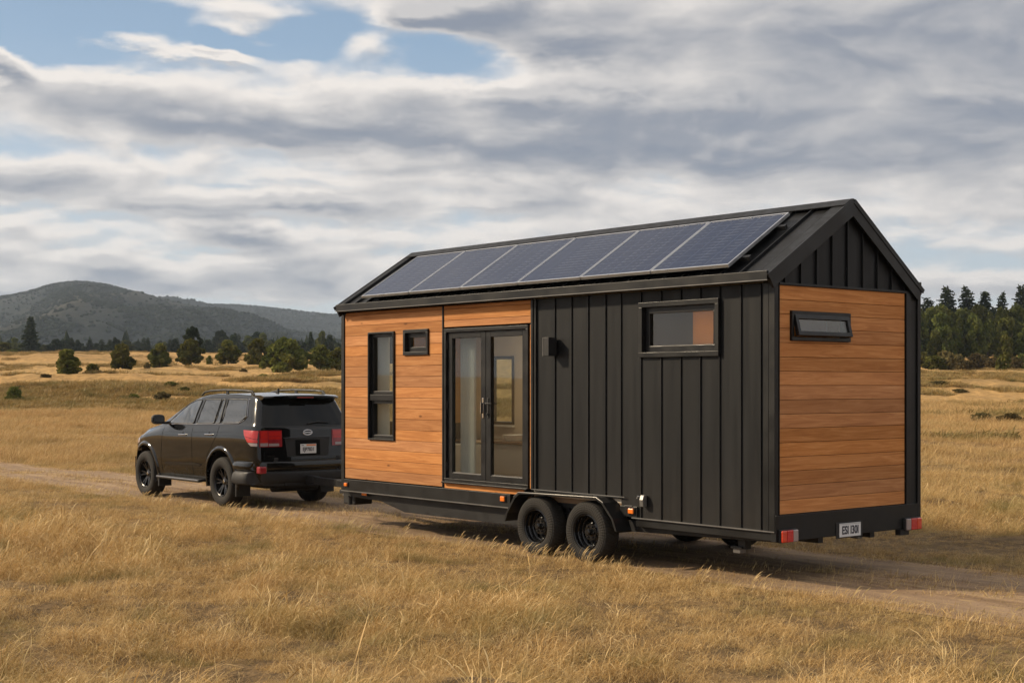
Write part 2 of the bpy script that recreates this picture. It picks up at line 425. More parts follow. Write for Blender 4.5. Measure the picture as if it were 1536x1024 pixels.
leaf_mat('leaf_brown', (0.075, 0.062, 0.028), (0.13, 0.105, 0.045), (0.22, 0.17, 0.075))
simple('bark', (0.07, 0.05, 0.035), 0.9, var=0.3)

t, o = mat('hill_slope')
p = wpos(t)
a_ = t.noise(t.scalev(p, (1, 1, 2.5)), 0.0016, 6, 0.62)
b_ = t.noise(p, 0.012, 7, 0.7)
c = t.ramp(t.m('ADD', t.m('MULTIPLY', a_, 0.75), t.m('MULTIPLY', b_, 0.25)), [(0.38, (0.010, 0.014, 0.012)), (0.52, (0.018, 0.022, 0.017)), (0.62, (0.044, 0.042, 0.031)), (0.74, (0.075, 0.064, 0.047))])
pbsdf(t, o, c, 0.95, 0, 0.1, normal=t.bump(t.noise(p, 0.03, 6, 0.7), 0.7, 12))

# ------------------------------------------------------------------ mesh helpers
class MB:
    def __init__(s): s.v = []; s.f = []; s.mi = []
    def add(s, vs_, fs, mi=0):
        k = len(s.v); s.v += [tuple(map(float, q)) for q in vs_]; s.f += [tuple(i + k for i in q) for q in fs]; s.mi += [mi] * len(fs)
        return s
    def box(s, x0, x1, y0, y1, z0, z1, mi=0):
        if x0 > x1: x0, x1 = x1, x0
        if y0 > y1: y0, y1 = y1, y0
        if z0 > z1: z0, z1 = z1, z0
        return s.add([(x0, y0, z0), (x1, y0, z0), (x1, y1, z0), (x0, y1, z0), (x0, y0, z1), (x1, y0, z1), (x1, y1, z1), (x0, y1, z1)],
              [(0, 3, 2, 1), (4, 5, 6, 7), (0, 1, 5, 4), (1, 2, 6, 5), (2, 3, 7, 6), (3, 0, 4, 7)], mi)
    def hexa(s, P, mi=0):                     # 8 points, bottom ring then top ring
        return s.add(P, [(0, 3, 2, 1), (4, 5, 6, 7), (0, 1, 5, 4), (1, 2, 6, 5), (2, 3, 7, 6), (3, 0, 4, 7)], mi)
    def prism(s, poly, a0, a1, axis='y', mi=0):   # poly in the other two axes
        n = len(poly)
        def P(u, w, a): return {'y': (u, a, w), 'x': (a, u, w), 'z': (u, w, a)}[axis]
        vs_ = [P(u, w, a0) for u, w in poly] + [P(u, w, a1) for u, w in poly]
        return s.add(vs_, [tuple(range(n)), tuple(range(2 * n - 1, n - 1, -1))] + [(i, i + n, (i + 1) % n + n, (i + 1) % n) for i in range(n)], mi)
    def tube(s, pts, r, n=8, closed=False, mi=0):
        pts = [Vector(q) for q in pts]; rs = r if hasattr(r, '__len__') else [r] * len(pts)
        vs_, fs = [], []
        up = Vector((0.013, 0.02, 1)).normalized()
        for i, q in enumerate(pts):
            if closed: tg = pts[(i + 1) % len(pts)] - pts[i - 1]
            else: tg = pts[min(i + 1, len(pts) - 1)] - pts[max(i - 1, 0)]
            tg.normalize()
            a = tg.cross(up if abs(tg.z) < 0.95 else Vector((1, 0, 0))).normalized(); b = tg.cross(a)
            for k in range(n):
                th = 2 * math.pi * k / n
                vs_.append(q + (a * math.cos(th) + b * math.sin(th)) * rs[i])
        m_ = len(pts)
        for i in range(m_ if closed else m_ - 1):
            for k in range(n):
                j = (i + 1) % m_
                fs.append((i * n + k, i * n + (k + 1) % n, j * n + (k + 1) % n, j * n + k))
        if not closed: fs += [tuple(range(n - 1, -1, -1)), tuple((m_ - 1) * n + k for k in range(n))]
        return s.add(vs_, fs, mi)
    def lathe(s, prof, c=(0, 0, 0), n=48, mi=0, closed=True):   # prof: (radius, y); axis = y
        vs_, fs = [], []
        m_ = len(prof)
        for k in range(n):
            th = 2 * math.pi * k / n
            for (r, y) in prof: vs_.append((c[0] + r * math.cos(th), c[1] + y, c[2] + r * math.sin(th)))
        for k in range(n):
            j = (k + 1) % n
            for i in range(m_ if closed else m_ - 1):
                i2 = (i + 1) % m_
                fs.append((k * m_ + i, k * m_ + i2, j * m_ + i2, j * m_ + i))
        return s.add(vs_, fs, mi)
    def build(s, name, material, parent=None, bevel=0.0, smooth=False, loc=None, fix=True, angle=35):
        me = bpy.data.meshes.new(name)
        me.from_pydata(s.v, [], s.f)
        mats = material if isinstance(material, (list, tuple)) else [material]
        for m_ in mats: me.materials.append(M[m_])
        me.polygons.foreach_set('material_index', s.mi)
        if fix:
            bm = bmesh.new(); bm.from_mesh(me); bmesh.ops.recalc_face_normals(bm, faces=bm.faces); bm.to_mesh(me); bm.free()
        ob = bpy.data.objects.new(name, me); col.objects.link(ob)
        if parent is not None: ob.parent = parent
        if loc: ob.location = loc
        if bevel:
            b = ob.modifiers.new('bevel', 'BEVEL'); b.width = bevel; b.segments = 2; b.limit_method = 'ANGLE'; b.angle_limit = R(40)
        if smooth:
            me.polygons.foreach_set('use_smooth', [True] * len(me.polygons))
            if angle < 180: me.set_sharp_from_angle(angle=R(angle))
        me.update()
        return ob

def tag(o, label=None, cat=None, group=None, kind=None):
    if label: o['label'] = label
    if cat: o['category'] = cat
    if group: o['group'] = group
    if kind: o['kind'] = kind
    return o
def empty(name, loc=(0, 0, 0), rz=0.0):
    o = bpy.data.objects.new(name, None); col.objects.link(o); o.location = loc; o.rotation_euler = (0, 0, rz); o.empty_display_size = 0.3
    return o

# ------------------------------------------------------------------ axes of the track: x forward (to the car), y to the near side
Fv = np.array([-0.635, 0.772]); Fv /= np.hypot(*Fv)
Nv = np.array([-Fv[1], Fv[0]])
OO = np.array([3.68238, 15.49406])
RZ = math.atan2(Fv[1], Fv[0])
def to_local(x, y):
    dx = x - OO[0]; dy = y - OO[1]
    return dx * Fv[0] + dy * Fv[1], dx * Nv[0] + dy * Nv[1]
def ss(v, a, b):
    t = np.clip((v - a) / (b - a), 0, 1); return t * t * (3 - 2 * t)

# numpy value noise
_tab = rng.random((256, 256))
def vn(x, y):
    x = np.asarray(x, float); y = np.asarray(y, float)
    xi = np.floor(x).astype(int); yi = np.floor(y).astype(int); fx = x - xi; fy = y - yi
    fx = fx * fx * (3 - 2 * fx); fy = fy * fy * (3 - 2 * fy)
    g_ = lambda i, j: _tab[(xi + i) & 255, (yi + j) & 255]
    return (g_(0, 0) * (1 - fx) + g_(1, 0) * fx) * (1 - fy) + (g_(0, 1) * (1 - fx) + g_(1, 1) * fx) * fy
def fbm(x, y, o=4):
    s = 0; a = 0.5; k = 0
    for i in range(o):
        s = s + a * (vn(x * 2 ** i + 17.3 * i, y * 2 ** i + 5.1 * i) - 0.5); a *= 0.5
    return s

def ground_z(x, y):
    x = np.asarray(x, float); y = np.asarray(y, float)
    lx, ly = to_local(x, y)
    d = np.hypot(x, y)
    yy = np.maximum(y, 0.01)
    u = np.clip(x / np.maximum(d, 1), -1, 1)
    # left: flat, an embankment, then a rising field with its crest
    L = np.interp(y, [-1e5, 85, 96, 112, 130, 200, 320, 420, 700, 1200, 30000], [0, 0, 0.6, 2.0, 2.55, 4.9, 9.2, 10.9, 14, 18, 18])
    Lr = np.interp(y, [-1e5, 30, 80, 150, 230, 300, 380, 480, 700, 1200, 30000], [0, 0, 0.7, 2.7, 5.3, 8.5, 13.5, 17, 18, 18, 18])
    w = ss(u, -0.02, 0.2)
    z = L * (1 - w) + Lr * w
    z = z + fbm(x / 26, y / 26, 4) * 1.5 * ss(y, 60, 150) + fbm(x / 90 + 9, y / 90, 3) * 3.0 * ss(y, 180, 420)
    z = z + fbm(x / 6 + 3, y / 6, 4) * 0.95 * ss(d, 25, 60)
    off = ss(np.abs(ly), 2.0, 6.5)
    z = z + off * (0.10 + fbm(x / 1.7, y / 1.7, 4) * 0.40 + fbm(x / 5.0 + 4, y / 5.0, 2) * 0.28) * (1 - 0.4 * ss(d, 40, 80))
    rut = np.exp(-((np.abs(ly) - 0.95) / 0.28) ** 2) * 0.02
    return z - rut * (1 - ss(y, 60, 80))

# ------------------------------------------------------------------ ground sheet (polar grid centred under the camera)
def make_ground():
    rr = np.concatenate([[0.0], np.geomspace(1.2, 60, 330), np.geomspace(60.6, 9000, 300)])
    th_f = np.linspace(-0.42, 0.42, 470)
    th_b = np.linspace(0.42, 2 * math.pi - 0.42, 130)[1:-1]
    th = np.concatenate([th_f, th_b])
    A, B = np.meshgrid(th, rr[1:])
    X = np.sin(A) * B; Y = np.cos(A) * B; Z = ground_z(X, Y)
    n = len(th); m_ = len(rr) - 1
    V = np.concatenate([[[0, 0, float(ground_z(0., 0.))]], np.stack([X, Y, Z], -1).reshape(-1, 3)])
    i = np.arange(m_ - 1)[:, None] * n; j = np.arange(n)[None, :]; j2 = (j + 1) % n
    q = np.stack([1 + i + j, 1 + i + j2, 1 + i + n + j2, 1 + i + n + j], -1).reshape(-1, 4)[:, ::-1]
    faces = [tuple(r_) for r_ in q.tolist()] + [(0, 1 + k, 1 + (k + 1) % n) for k in range(n)]
    me = bpy.data.meshes.new('ground'); me.from_pydata(V.tolist(), [], faces)
    me.polygons.foreach_set('use_smooth', [True] * len(me.polygons)); me.materials.append(M['field_ground'])
    bm = bmesh.new(); bm.from_mesh(me)
    bm.normal_update()
    if sum(f.normal.z for f in bm.faces) < 0: bmesh.ops.reverse_faces(bm, faces=bm.faces)
    bm.to_mesh(me); bm.free()
    o = bpy.data.objects.new('ground', me); col.objects.link(o)
    tag(o, kind='structure', label='dry golden field rolling up to the trees')
make_ground()

def make_road():
    xs = np.arange(-30, 74, 0.3); ys = np.linspace(-1, 1, 25)
    V = []; 
    for x in xs:
        wl = 1.50 + 0.35 * float(fbm(x / 1.3, 3.3, 3)); wr = 1.62 + 0.4 * float(fbm(x / 1.5, 9.3, 3))
        for s_ in ys:
            y = s_ * (wl if s_ > 0 else wr)
            p_ = OO + x * Fv + y * Nv
            z = float(ground_z(p_[0], p_[1])) + 0.012 * (1 - abs(s_) ** 6) + 0.004
            V.append((x, y, z))
    n = len(ys)
    Fc = [(i * n + j, (i + 1) * n + j, (i + 1) * n + j + 1, i * n + j + 1) for i in range(len(xs) - 1) for j in range(n - 1)]
    b = MB(); b.add(V, Fc); o = b.build('dirt_road', 'road_dirt', smooth=True, angle=180)
    o.location = (OO[0], OO[1], 0); o.rotation_euler = (0, 0, RZ)
    tag(o, kind='structure', label='two-rut dirt track across the field')
make_road()


# ================================================================== TINY HOUSE ON ITS TRAILER
H = empty('tiny_house', (OO[0], OO[1], 0), RZ)
tag(H, 'black metal and cedar tiny house on a twin-axle trailer with solar panels on its roof', 'tiny house')
YS = 1.25                                   # side wall face
def rect_minus(r, holes):
    out = [r]
    for (a0, a1, b0, b1) in holes:
        nxt = []
        for (x0, x1, z0, z1) in out:
            if a1 <= x0 or a0 >= x1 or b1 <= z0 or b0 >= z1: nxt.append((x0, x1, z0, z1)); continue
            if z0 < b0: nxt.append((x0, x1, z0, b0))
            if z1 > b1: nxt.append((x0, x1, b1, z1))
            zz0, zz1 = max(z0, b0), min(z1, b1)
            if x0 < a0: nxt.append((x0, a0, zz0, zz1))
            if x1 > a1: nxt.append((a1, x1, zz0, zz1))
        out = nxt
    return out
DOOR = (3.95, 5.70, 0.80, 2.835)
W1 = (6.87, 7.52, 1.304, 2.838); W2 = (6.06, 6.64, 2.50, 2.85); W3 = (0.784, 1.961, 2.42, 3.0)
FARW = (7.10, 7.75, 1.48, 2.53)
holes = [DOOR, W1, W2, W3]
# inner shell (structure of the walls, lined inside)
b = MB()
for r in rect_minus((0.12, 8.14, 0.72, 3.14), holes): b.box(r[0], r[1], 1.12, 1.205, r[2], r[3])
b.build('inner_wall', 'interior_wall', H)
b = MB()
for r in rect_minus((0.0, 8.22, 0.55, 3.16), [FARW, (2.2, 4.2, 0.5, 0.80)]): b.box(r[0], r[1], -1.25, -1.23, r[2], r[3])
for k in range(1, 29): b.box(k * 0.285 - 0.01, k * 0.285 + 0.01, -1.275, -1.25, 0.86 if 2.1 < k * .285 < 4.3 else 0.56, 3.14) if not (FARW[0] < k * .285 < FARW[1]) else None
b.build('far_wall', 'seam_metal', H)
b = MB()
for r in rect_minus((0.12, 8.14, 0.72, 3.14), [FARW]): b.box(r[0], r[1], -1.20, -1.12, r[2], r[3])
b.build('inner_wall', 'interior_wall', H)
b = MB()
FW = (0.18, 0.62, 1.5, 2.45)                # window in the front wall
for r in rect_minus((-1.19, 1.19, 0.72, 3.14), [FW]): b.box(8.15, 8.20, r[0], r[1], r[2], r[3])
b.build('front_wall', 'trim_metal', H)
b = MB()
RW = (0.025, 1.008, 2.553, 2.862)           # rear window (y range)
for r in rect_minus((-1.19, 1.19, 0.72, 3.14), [RW]): b.box(0.055, 0.11, r[0], r[1], r[2], r[3])
b.build('inner_wall', 'interior_wall', H)
MB().box(0.05, 8.18, -1.2, 1.2, 0.66, 0.735).build('floor', 'interior_floor', H)
MB().box(0.05, 8.18, -1.2, 1.2, 3.145, 3.165).build('ceiling', 'interior_wall', H)

# --- timber cladding
def boards(rect, hl, y0, y1, gap=0.0022):
    b = MB(); x0, x1, z0, z1 = rect
    k = 0
    zs = [z0]
    base = 0.72
    k0 = math.ceil((z0 - base) / PITCH + 1e-6)
    while base + k0 * PITCH < z1 - 0.01: zs.append(base + k0 * PITCH); k0 += 1
    zs.append(z1)
    for a, c in zip(zs[:-1], zs[1:]):
        for r in rect_minus((x0, x1, a + gap, c - gap), hl):
            b.box(r[0], r[1], y0, y1, r[2], r[3])
    return b
g_ = 0.012
MB_ = MB()
for r in rect_minus((3.9, 8.2, 0.70, 3.16), holes): MB_.box(r[0], r[1], 1.207, 1.222, r[2], r[3])
MB_.build('weather_membrane', 'dark_void', H)
boards((5.748, 8.155, 0.722, 3.145), [(W1[0] - .004, W1[1] + .004, W1[2] - .004, W1[3] + .004), (W2[0] - .004, W2[1] + .004, W2[2] - .004, W2[3] + .004)], 1.224, 1.246).build('timber_cladding', 'timber_side', H, bevel=0.0025)
boards((3.912, 5.712, 2.858, 3.145), [], 1.224, 1.250).build('timber_cladding', 'timber_top', H, bevel=0.0025)
MB().box(4.05, 5.712, 1.224, 1.246, 0.712, 0.786).build('timber_cladding', 'timber_top', H, bevel=0.0025)
MB().box(3.893, 3.918, 1.224, 1.256, 0.80, 2.84).build('timber_cladding', 'timber_top', H, bevel=0.0025)

# --- standing seam wall, near side
def seamwall(xa, xb, zb, zt, hl, seams, y=1.25):
    b = MB()
    ed = sorted([xa, xb] + [s_ for s_ in seams if xa < s_ < xb])
    for e0, e1 in zip(ed[:-1], ed[1:]):
        for r in rect_minus((e0, e1, zb, zt), hl): b.box(r[0], r[1], y - 0.04, y - 0.012, r[2], r[3])
    for s_ in seams:
        for r in rect_minus((s_ - 0.007, s_ + 0.007, zb, zt), hl): b.box(r[0], r[1], y - 0.012, y + 0.003, r[2], r[3])
    return b
W3h = (W3[0] - 0.0, W3[1] + 0.0, W3[2] - 0.0, W3[3] + 0.0)
b = seamwall(2.30, 3.80, 0.795, 3.15, [], [3.46, 3.155, 2.86, 2.56, 2.30])
b2 = seamwall(0.16, 2.30, 0.578, 3.15, [W3h], [1.97, 1.65, 1.348, 1.056, 0.775, 0.472, 0.20])
for k, f_ in enumerate(b2.f): pass
b.add(b2.v, b2.f)
b.build('seam_cladding', 'seam_metal', H, bevel=0.002)
# folded jamb beside the door and dividing trim
class PIECES:                                # every box its own part
    def __init__(s, name, m, bevel): s.a = (name, m, bevel)
    def box(s, *a): MB().box(*a).build(s.a[0], s.a[1], H, bevel=s.a[2])
b = PIECES('corner_trim', 'trim_metal', .004)
b.box(3.80, 3.845, 1.21, 1.262, 0.80, 3.15); b.box(3.845, 3.885, 1.21, 1.275, 0.80, 3.15)
b.box(5.716, 5.744, 1.21, 1.262, 0.712, 3.145)
b.box(8.16, 8.235, 1.19, 1.262, 0.53, 3.17); b.box(8.16, 8.235, -1.262, -1.19, 0.53, 3.17)
b.box(-0.005, 0.075, 1.205, 1.268, 0.56, 3.19); b.box(0.082, 0.155, 1.205, 1.262, 0.578, 3.17)
b.box(3.82, 2.30, 1.21, 1.258, 0.775, 0.797)
MB().box(2.22, 3.88, 1.262, 1.272, 0.793, 0.803).build('drip_edge', 'edge_metal', H)
b = MB(); b.box(0.0, 2.10, 1.245, 1.272, 0.566, 0.578); b.box(2.10, 2.22, 1.245, 1.268, 0.70, 0.708)
b.build('drip_edge', 'edge_metal', H)

# --- rear wall
b = MB()
for r in rect_minus((-0.995, 1.195, 0.746, 3.124), [RW]): b.box(0.035, 0.05, r[0], r[1], r[2], r[3])
b.build('weather_membrane', 'dark_void', H)
b = MB(); nb = 16; rp = (3.124 - 0.746) / nb
for k in range(nb):
    for r in rect_minus((-0.99, 1.19, 0.746 + k * rp + 0.0022, 0.746 + (k + 1) * rp - 0.0022), [(RW[0] - .003, RW[1] + .003, RW[2] - .003, RW[3] + .003)]):
        b.box(0.008, 0.033, r[0], r[1], r[2], r[3])
b.build('timber_cladding', 'timber_rear', H, bevel=0.0025)
b = PIECES('corner_trim', 'trim_metal', .003)
b.box(-0.012, 0.07, -1.085, -1.0, 0.60, 3.15); b.box(0.0, 0.07, -1.20, -1.092, 0.60, 3.15); b.box(-0.02, 0.06, -1.262, -1.205, 0.56, 3.19)
b.box(-0.012, 0.07, 1.193, 1.2, 0.74, 3.13)
b.box(-0.014, 0.06, -1.0, 1.193, 3.126, 3.15)

# --- roof
SL = (4.07 - 3.2) / 1.38                    # slope
RL = math.hypot(1.38, 0.87); cs, sn = 1.38 / RL, 0.87 / RL
def rp3(x, s, h, side=1):                   # s = horizontal distance from the ridge, h = height along the normal
    if side < 0: return (x, -(s * 0.91 + h * 0.59), 4.07 - s * 0.665 + h * 0.81)
    return (x, side * (s + h * sn), 4.07 - s * SL + h * cs)
X0, X1 = -0.022, 8.17
for side in (1, -1):
    b = MB()
    P = lambda x, s, h: rp3(x, s, h, side)
    b.hexa([P(X0, 0, -.06), P(X1, 0, -.06), P(X1, 1.38, -.06), P(X0, 1.38, -.06), P(X0, 0, 0), P(X1, 0, 0), P(X1, 1.38, 0), P(X0, 1.38, 0)])
    sx = 0.14
    while sx < 8.1:
        b.hexa([P(sx - .008, .05, 0), P(sx + .008, .05, 0), P(sx + .008, 1.375, 0), P(sx - .008, 1.375, 0), P(sx - .008, .05, .032), P(sx + .008, .05, .032), P(sx + .008, 1.375, .032), P(sx - .008, 1.375, .032)])
        sx += 0.283
    b.build('roof', 'roof_metal', H, bevel=0.0015)
b = MB()                                    # ridge cap and verge flashings
for side in (1, -1):
    P = lambda x, s, h: rp3(x, s, h, side)
    b.hexa([P(X0 - .01, -.0, .034), P(X1 + .01, -.0, .034), P(X1 + .01, .12, .034), P(X0 - .01, .12, .034), P(X0 - .01, 0, .046), P(X1 + .01, 0, .046), P(X1 + .01, .12, .046), P(X0 - .01, .12, .046)])
    for xa, xb in ((X0 - .012, X0 + .15), (X1 - .08, X1 + .012)):
        b.hexa([P(xa, .02, .012), P(xb, .02, .012), P(xb, 1.385, .012), P(xa, 1.385, .012), P(xa, 0.02, .033), P(xb, .02, .033), P(xb, 1.385, .033), P(xa, 1.385, .033)])
b.build('ridge_cap', 'roof_metal', H, bevel=0.002)
MB().tube([(X0 - .012, 0, 4.085), (X1 + .012, 0, 4.085)], .027, 10).build('ridge_cap', 'roof_metal', H, smooth=True)
for side in (1, -1):                        # barge boards on both gables
    P = lambda x, s, h: rp3(x, s, h, side)
    for xa, xb in ((X0 - .02, X0 + .006), (X1 - .006, X1 + .02)):
        b = MB()
        if side < 0: xa += .002; xb += .002
        b.hexa([P(xa, 0, -.125), P(xb, 0, -.125), P(xb, 1.39, -.125), P(xa, 1.39, -.125), P(xa, 0, .036), P(xb, 0, .036), P(xb, 1.39, .036), P(xa, 1.39, .036)])
        xm = xa - .008 if xa < 1 else xb
        b.hexa([P(xm, 0, -.01), P(xm + .008, 0, -.01), P(xm + .008, 1.402, -.01), P(xm, 1.402, -.01), P(xm, 0, .043), P(xm + .008, 0, .043), P(xm + .008, 1.402, .043), P(xm, 1.402, .043)])
        b.build('barge_board', 'trim_metal', H, bevel=0.002)
b = MB()
for side in (1, -1):
    k_ = 1.0 if side > 0 else 0.915
    ya, yb = 1.375 * side * k_, 1.402 * side * k_
    b.box(X0 + .006, X1 - .006, ya, yb, 3.165, 3.262)
    if side > 0: b.box(X0 + .006, X1 - .006, 1.25 * side, 1.373 * side, 3.166, 3.178)
b.build('fascia', 'trim_metal', H, bevel=0.004)
MB().box(X0 + .0, X1, 1.4035, 1.409, 3.160, 3.170).build('drip_edge', 'edge_metal', H)
b = MB()                                    # snow guard feet: small brackets below the panels
for k in range(22): 
    x = 0.7 + k * 0.33
    q_ = rp3(x, 1.345, 0.0); b = MB(); b.box(x - .008, x + .008, q_[1] - .012, q_[1] + .012, q_[2], q_[2] + .028); b.build('roof_clip', 'aluminium', H)
# gable infill with vertical seams, recessed
def gable(xf, sgn, seams):
    b = MB()
    b.prism([(-1.27, 3.12), (1.27, 3.12), (1.27, 3.19), (0, 3.99), (-1.27, 3.19)], xf, xf + .04 * sgn, 'x')
    for y in seams:
        zt = 4.07 - abs(y) * SL - .10
        if zt > 3.2: b.box(xf - .024 * sgn, xf, y - .007, y + .007, 3.152, zt)
    return b
gable(0.03, 1, [1.083, 0.824, 0.562, 0.300, 0.036, -0.232, -0.495, -0.755, -0.996]).build('gable_wall', 'seam_metal', H, bevel=0.002)
gable(8.17, -1, []).build('gable_wall', 'seam_metal', H)

# --- solar panels
PX0, PP = 0.555, 1.17
for k in range(6):
    xa, xb = PX0 + k * PP + .008, PX0 + (k + 1) * PP - .008
    s0, s1 = 0.29, 1.285
    P = lambda x, s, h: rp3(x, s, h, 1)
    def slab(b, xa, xb, s0, s1, h0, h1):
        b.hexa([P(xa, s0, h0), P(xb, s0, h0), P(xb, s1, h0), P(xa, s1, h0), P(xa, s0, h1), P(xb, s0, h1), P(xb, s1, h1), P(xa, s1, h1)])
    b = MB(); fw = .016
    slab(b, xa, xb, s0, s0 + fw, .085, .122); slab(b, xa, xb, s1 - fw, s1, .085, .122)
    slab(b, xa, xa + fw, s0 + fw, s1 - fw, .085, .122); slab(b, xb - fw, xb, s0 + fw, s1 - fw, .085, .122)
    pnl = b.build('solar_panel', 'aluminium', H, bevel=0.001)
    b = MB(); slab(b, xa + fw, xb - fw, s0 + fw, s1 - fw, .10, .117); b.build('solar_cells', 'solar_cells', pnl)
b = MB()
for s_ in (0.5, 1.08):
    P = lambda x, s, h: rp3(x, s, h, 1)
    xa, xb = PX0 - .10, PX0 + 6 * PP + .06
    b.hexa([P(xa, s_ - .02, .034), P(xb, s_ - .02, .034), P(xb, s_ + .02, .034), P(xa, s_ + .02, .034), P(xa, s_ - .02, .083), P(xb, s_ - .02, .083), P(xb, s_ + .02, .083), P(xa, s_ + .02, .083)])
b.build('panel_rail', 'chassis_paint', H)

# --- windows
def frame_rect(b, x0, x1, z0, z1, y0, y1, w):
    b.box(x0, x1, y0, y1, z0, z0 + w); b.box(x0, x1, y0, y1, z1 - w, z1)
    b.box(x0, x0 + w, y0, y1, z0 + w, z1 - w); b.box(x1 - w, x1, y0, y1, z0 + w, z1 - w)
    return b
def window(rect, y, glass, trim=0.03, sash=0.05, transoms=(), proud=0.022):
    x0, x1, z0, z1 = rect
    b = MB(); frame_rect(b, x0 - .001, x1 + .001, z0 - .001, z1 + .001, y - 0.10, y + proud, trim)
    w = b.build('window', 'frame_metal', H, bevel=0.003)
    xs0, xs1, zs0, zs1 = x0 + trim, x1 - trim, z0 + trim, z1 - trim
    segs = []; lo = zs0
    for (ta, tb) in transoms: segs.append((lo, ta)); lo = tb
    segs.append((lo, zs1))
    if transoms:
        bb = MB()
        for (ta, tb) in transoms: bb.box(xs0, xs1, y - .09, y + .004, ta, tb)
        bb.build('transom', 'frame_metal', w, bevel=0.003)
    for (za, zb) in segs:
        b = MB(); frame_rect(b, xs0 + .001, xs1 - .001, za + .001, zb - .001, y - .085, y - .03, sash)
        s_ = b.build('sash', 'frame_metal', w, bevel=0.003)
        b = MB(); yy = y - .06; b.add([(xs0 + sash, yy, za + sash), (xs1 - sash, yy, za + sash), (xs1 - sash, yy, zb - sash), (xs0 + sash, yy, zb - sash)], [(3, 2, 1, 0)]); b.build('pane', 'window_glass', w, fix=False)
        MB().box(xs0 + sash, xs1 - sash, y - .056, y - .048, za + sash, za + sash + .007).build('glazing_bead', 'edge_metal', w)
    return w
window(W1, 1.25, True, 0.022, 0.046, transoms=((1.868, 1.95),))
window(W2, 1.25, True, 0.045, 0.06)
w3 = window(W3, 1.25, True, 0.035, 0.07)
b = MB(); frame_rect(b, W3[0] - .02, W3[1] + .02, W3[2] - .02, W3[3] + .02, 1.24, 1.279, .055)
b.build('trim', 'trim_metal', w3, bevel=0.003)
# window in the far wall and front wall
b = MB(); frame_rect(b, FARW[0], FARW[1], FARW[2], FARW[3], -1.26, -1.10, .045); wf = b.build('window', 'frame_metal', H)
MB().box(FARW[0] + .045, FARW[1] - .045, -1.2, -1.194, FARW[2] + .045, FARW[3] - .045).build('pane', 'window_glass', wf)
MB().box(FARW[0] - .03, FARW[1] + .03, -1.10, -1.04, FARW[2] - .03, FARW[2] - .002).build('sill', 'white_ceramic', wf)
b = MB()
b.box(8.14, 8.21, FW[0], FW[1], FW[2], FW[2] + .04); b.box(8.14, 8.21, FW[0], FW[1], FW[3] - .04, FW[3]); b.box(8.14, 8.21, FW[0], FW[0] + .04, FW[2] + .04, FW[3] - .04); b.box(8.14, 8.21, FW[1] - .04, FW[1], FW[2] + .04, FW[3] - .04)
wf = b.build('window', 'frame_metal', H)
MB().box(8.17, 8.176, FW[0] + .04, FW[1] - .04, FW[2] + .04, FW[3] - .04).build('pane', 'window_glass', wf)
# rear awning window: frame with a tilted sash
y0, y1, z0, z1 = RW
b = MB()
for (ya, yb, za, zb) in ((y0, y1, z0, z0 + .04), (y0, y1, z1 - .04, z1), (y0, y0 + .035, z0 + .04, z1 - .04), (y1 - .035, y1, z0 + .04, z1 - .04)):
    b.box(-.022, .10, ya, yb, za, zb)
rw = b.build('window', 'frame_metal', H, bevel=0.003)
tilt = R(14)
sash_o = MB()
sy0, sy1, sh = y0 + .04, y1 - .04, (z1 - z0) - .085
for (ya, yb, za, zb) in ((sy0, sy1, 0, -.045), (sy0, sy1, -sh + .045, -sh), (sy0, sy0 + .045, -.045, -sh + .045), (sy1 - .045, sy1, -.045, -sh + .045)):
    sash_o.box(-.03, .012, ya, yb, za, zb)
sh_o = sash_o.build('sash', 'frame_metal', rw, bevel=0.003); sh_o.location = (-.0, 0, z1 - .043); sh_o.rotation_euler = (0, tilt, 0)
pn = MB().box(-.012, -.006, sy0 + .045, sy1 - .045, -sh + .045, -.045).build('pane', 'window_glass', rw)
pn.location = sh_o.location; pn.rotation_euler = sh_o.rotation_euler

# --- glazed double door
x0, x1, z0, z1 = DOOR
b = MB(); frame_rect(b, x0, x1, z0, z1, 1.14, 1.264, .045)
b.box(x0 - .012, x1 + .012, 1.16, 1.30, z0 - .018, z0 + .002)
df = b.build('door_frame', 'frame_metal', H, bevel=0.003)
for i, (a, c) in enumerate(((x0 + .048, 4.83), (4.838, x1 - .048))):
    b = MB(); st = .098
    za, zb = z0 + .048, z1 - .048
    b.box(a, a + st, 1.175, 1.232, za, zb); b.box(c - st, c, 1.175, 1.232, za, zb)
    b.box(a + st, c - st, 1.175, 1.232, za, za + .075); b.box(a + st, c - st, 1.175, 1.232, zb - .08, zb)
    d = b.build('door', 'frame_metal', H, bevel=0.004)
    MB().add([(a + st, 1.203, za + .075), (c - st, 1.203, za + .075), (c - st, 1.203, zb - .08), (a + st, 1.203, zb - .08)], [(3, 2, 1, 0)]).build('pane', 'window_glass', d, fix=False)
    MB().box(a + st, c - st, 1.207, 1.216, za + .075, za + .084).build('glazing_bead', 'edge_metal', d)
    b = MB()
    hx = a if i == 0 else c
    for hz_ in (1.0, 1.82, 2.62): MB().box(hx - .012, hx + .012, 1.232, 1.252, hz_ - .055, hz_ + .055).build('hinge', 'black_plastic', d, bevel=0.002)
    if i == 0:
        b = MB(); b.box(c - .062, c - .035, 1.232, 1.242, 1.66, 1.92); b.box(c - .06, c - .04, 1.242, 1.285, 1.84, 1.86); b.box(c - .17, c - .04, 1.272, 1.288, 1.842, 1.858)
        b.box(c - .058, c - .04, 1.242, 1.262, 1.70, 1.72)
        b.build('handle', 'black_plastic', d, bevel=0.003)
    else:
        b = MB(); b.box(a + .034, a + .062, 1.232, 1.242, 1.66, 1.92); b.box(a + .04, a + .054, 1.242, 1.28, 1.72, 1.86)
        b.build('handle', 'chrome', d, bevel=0.002)

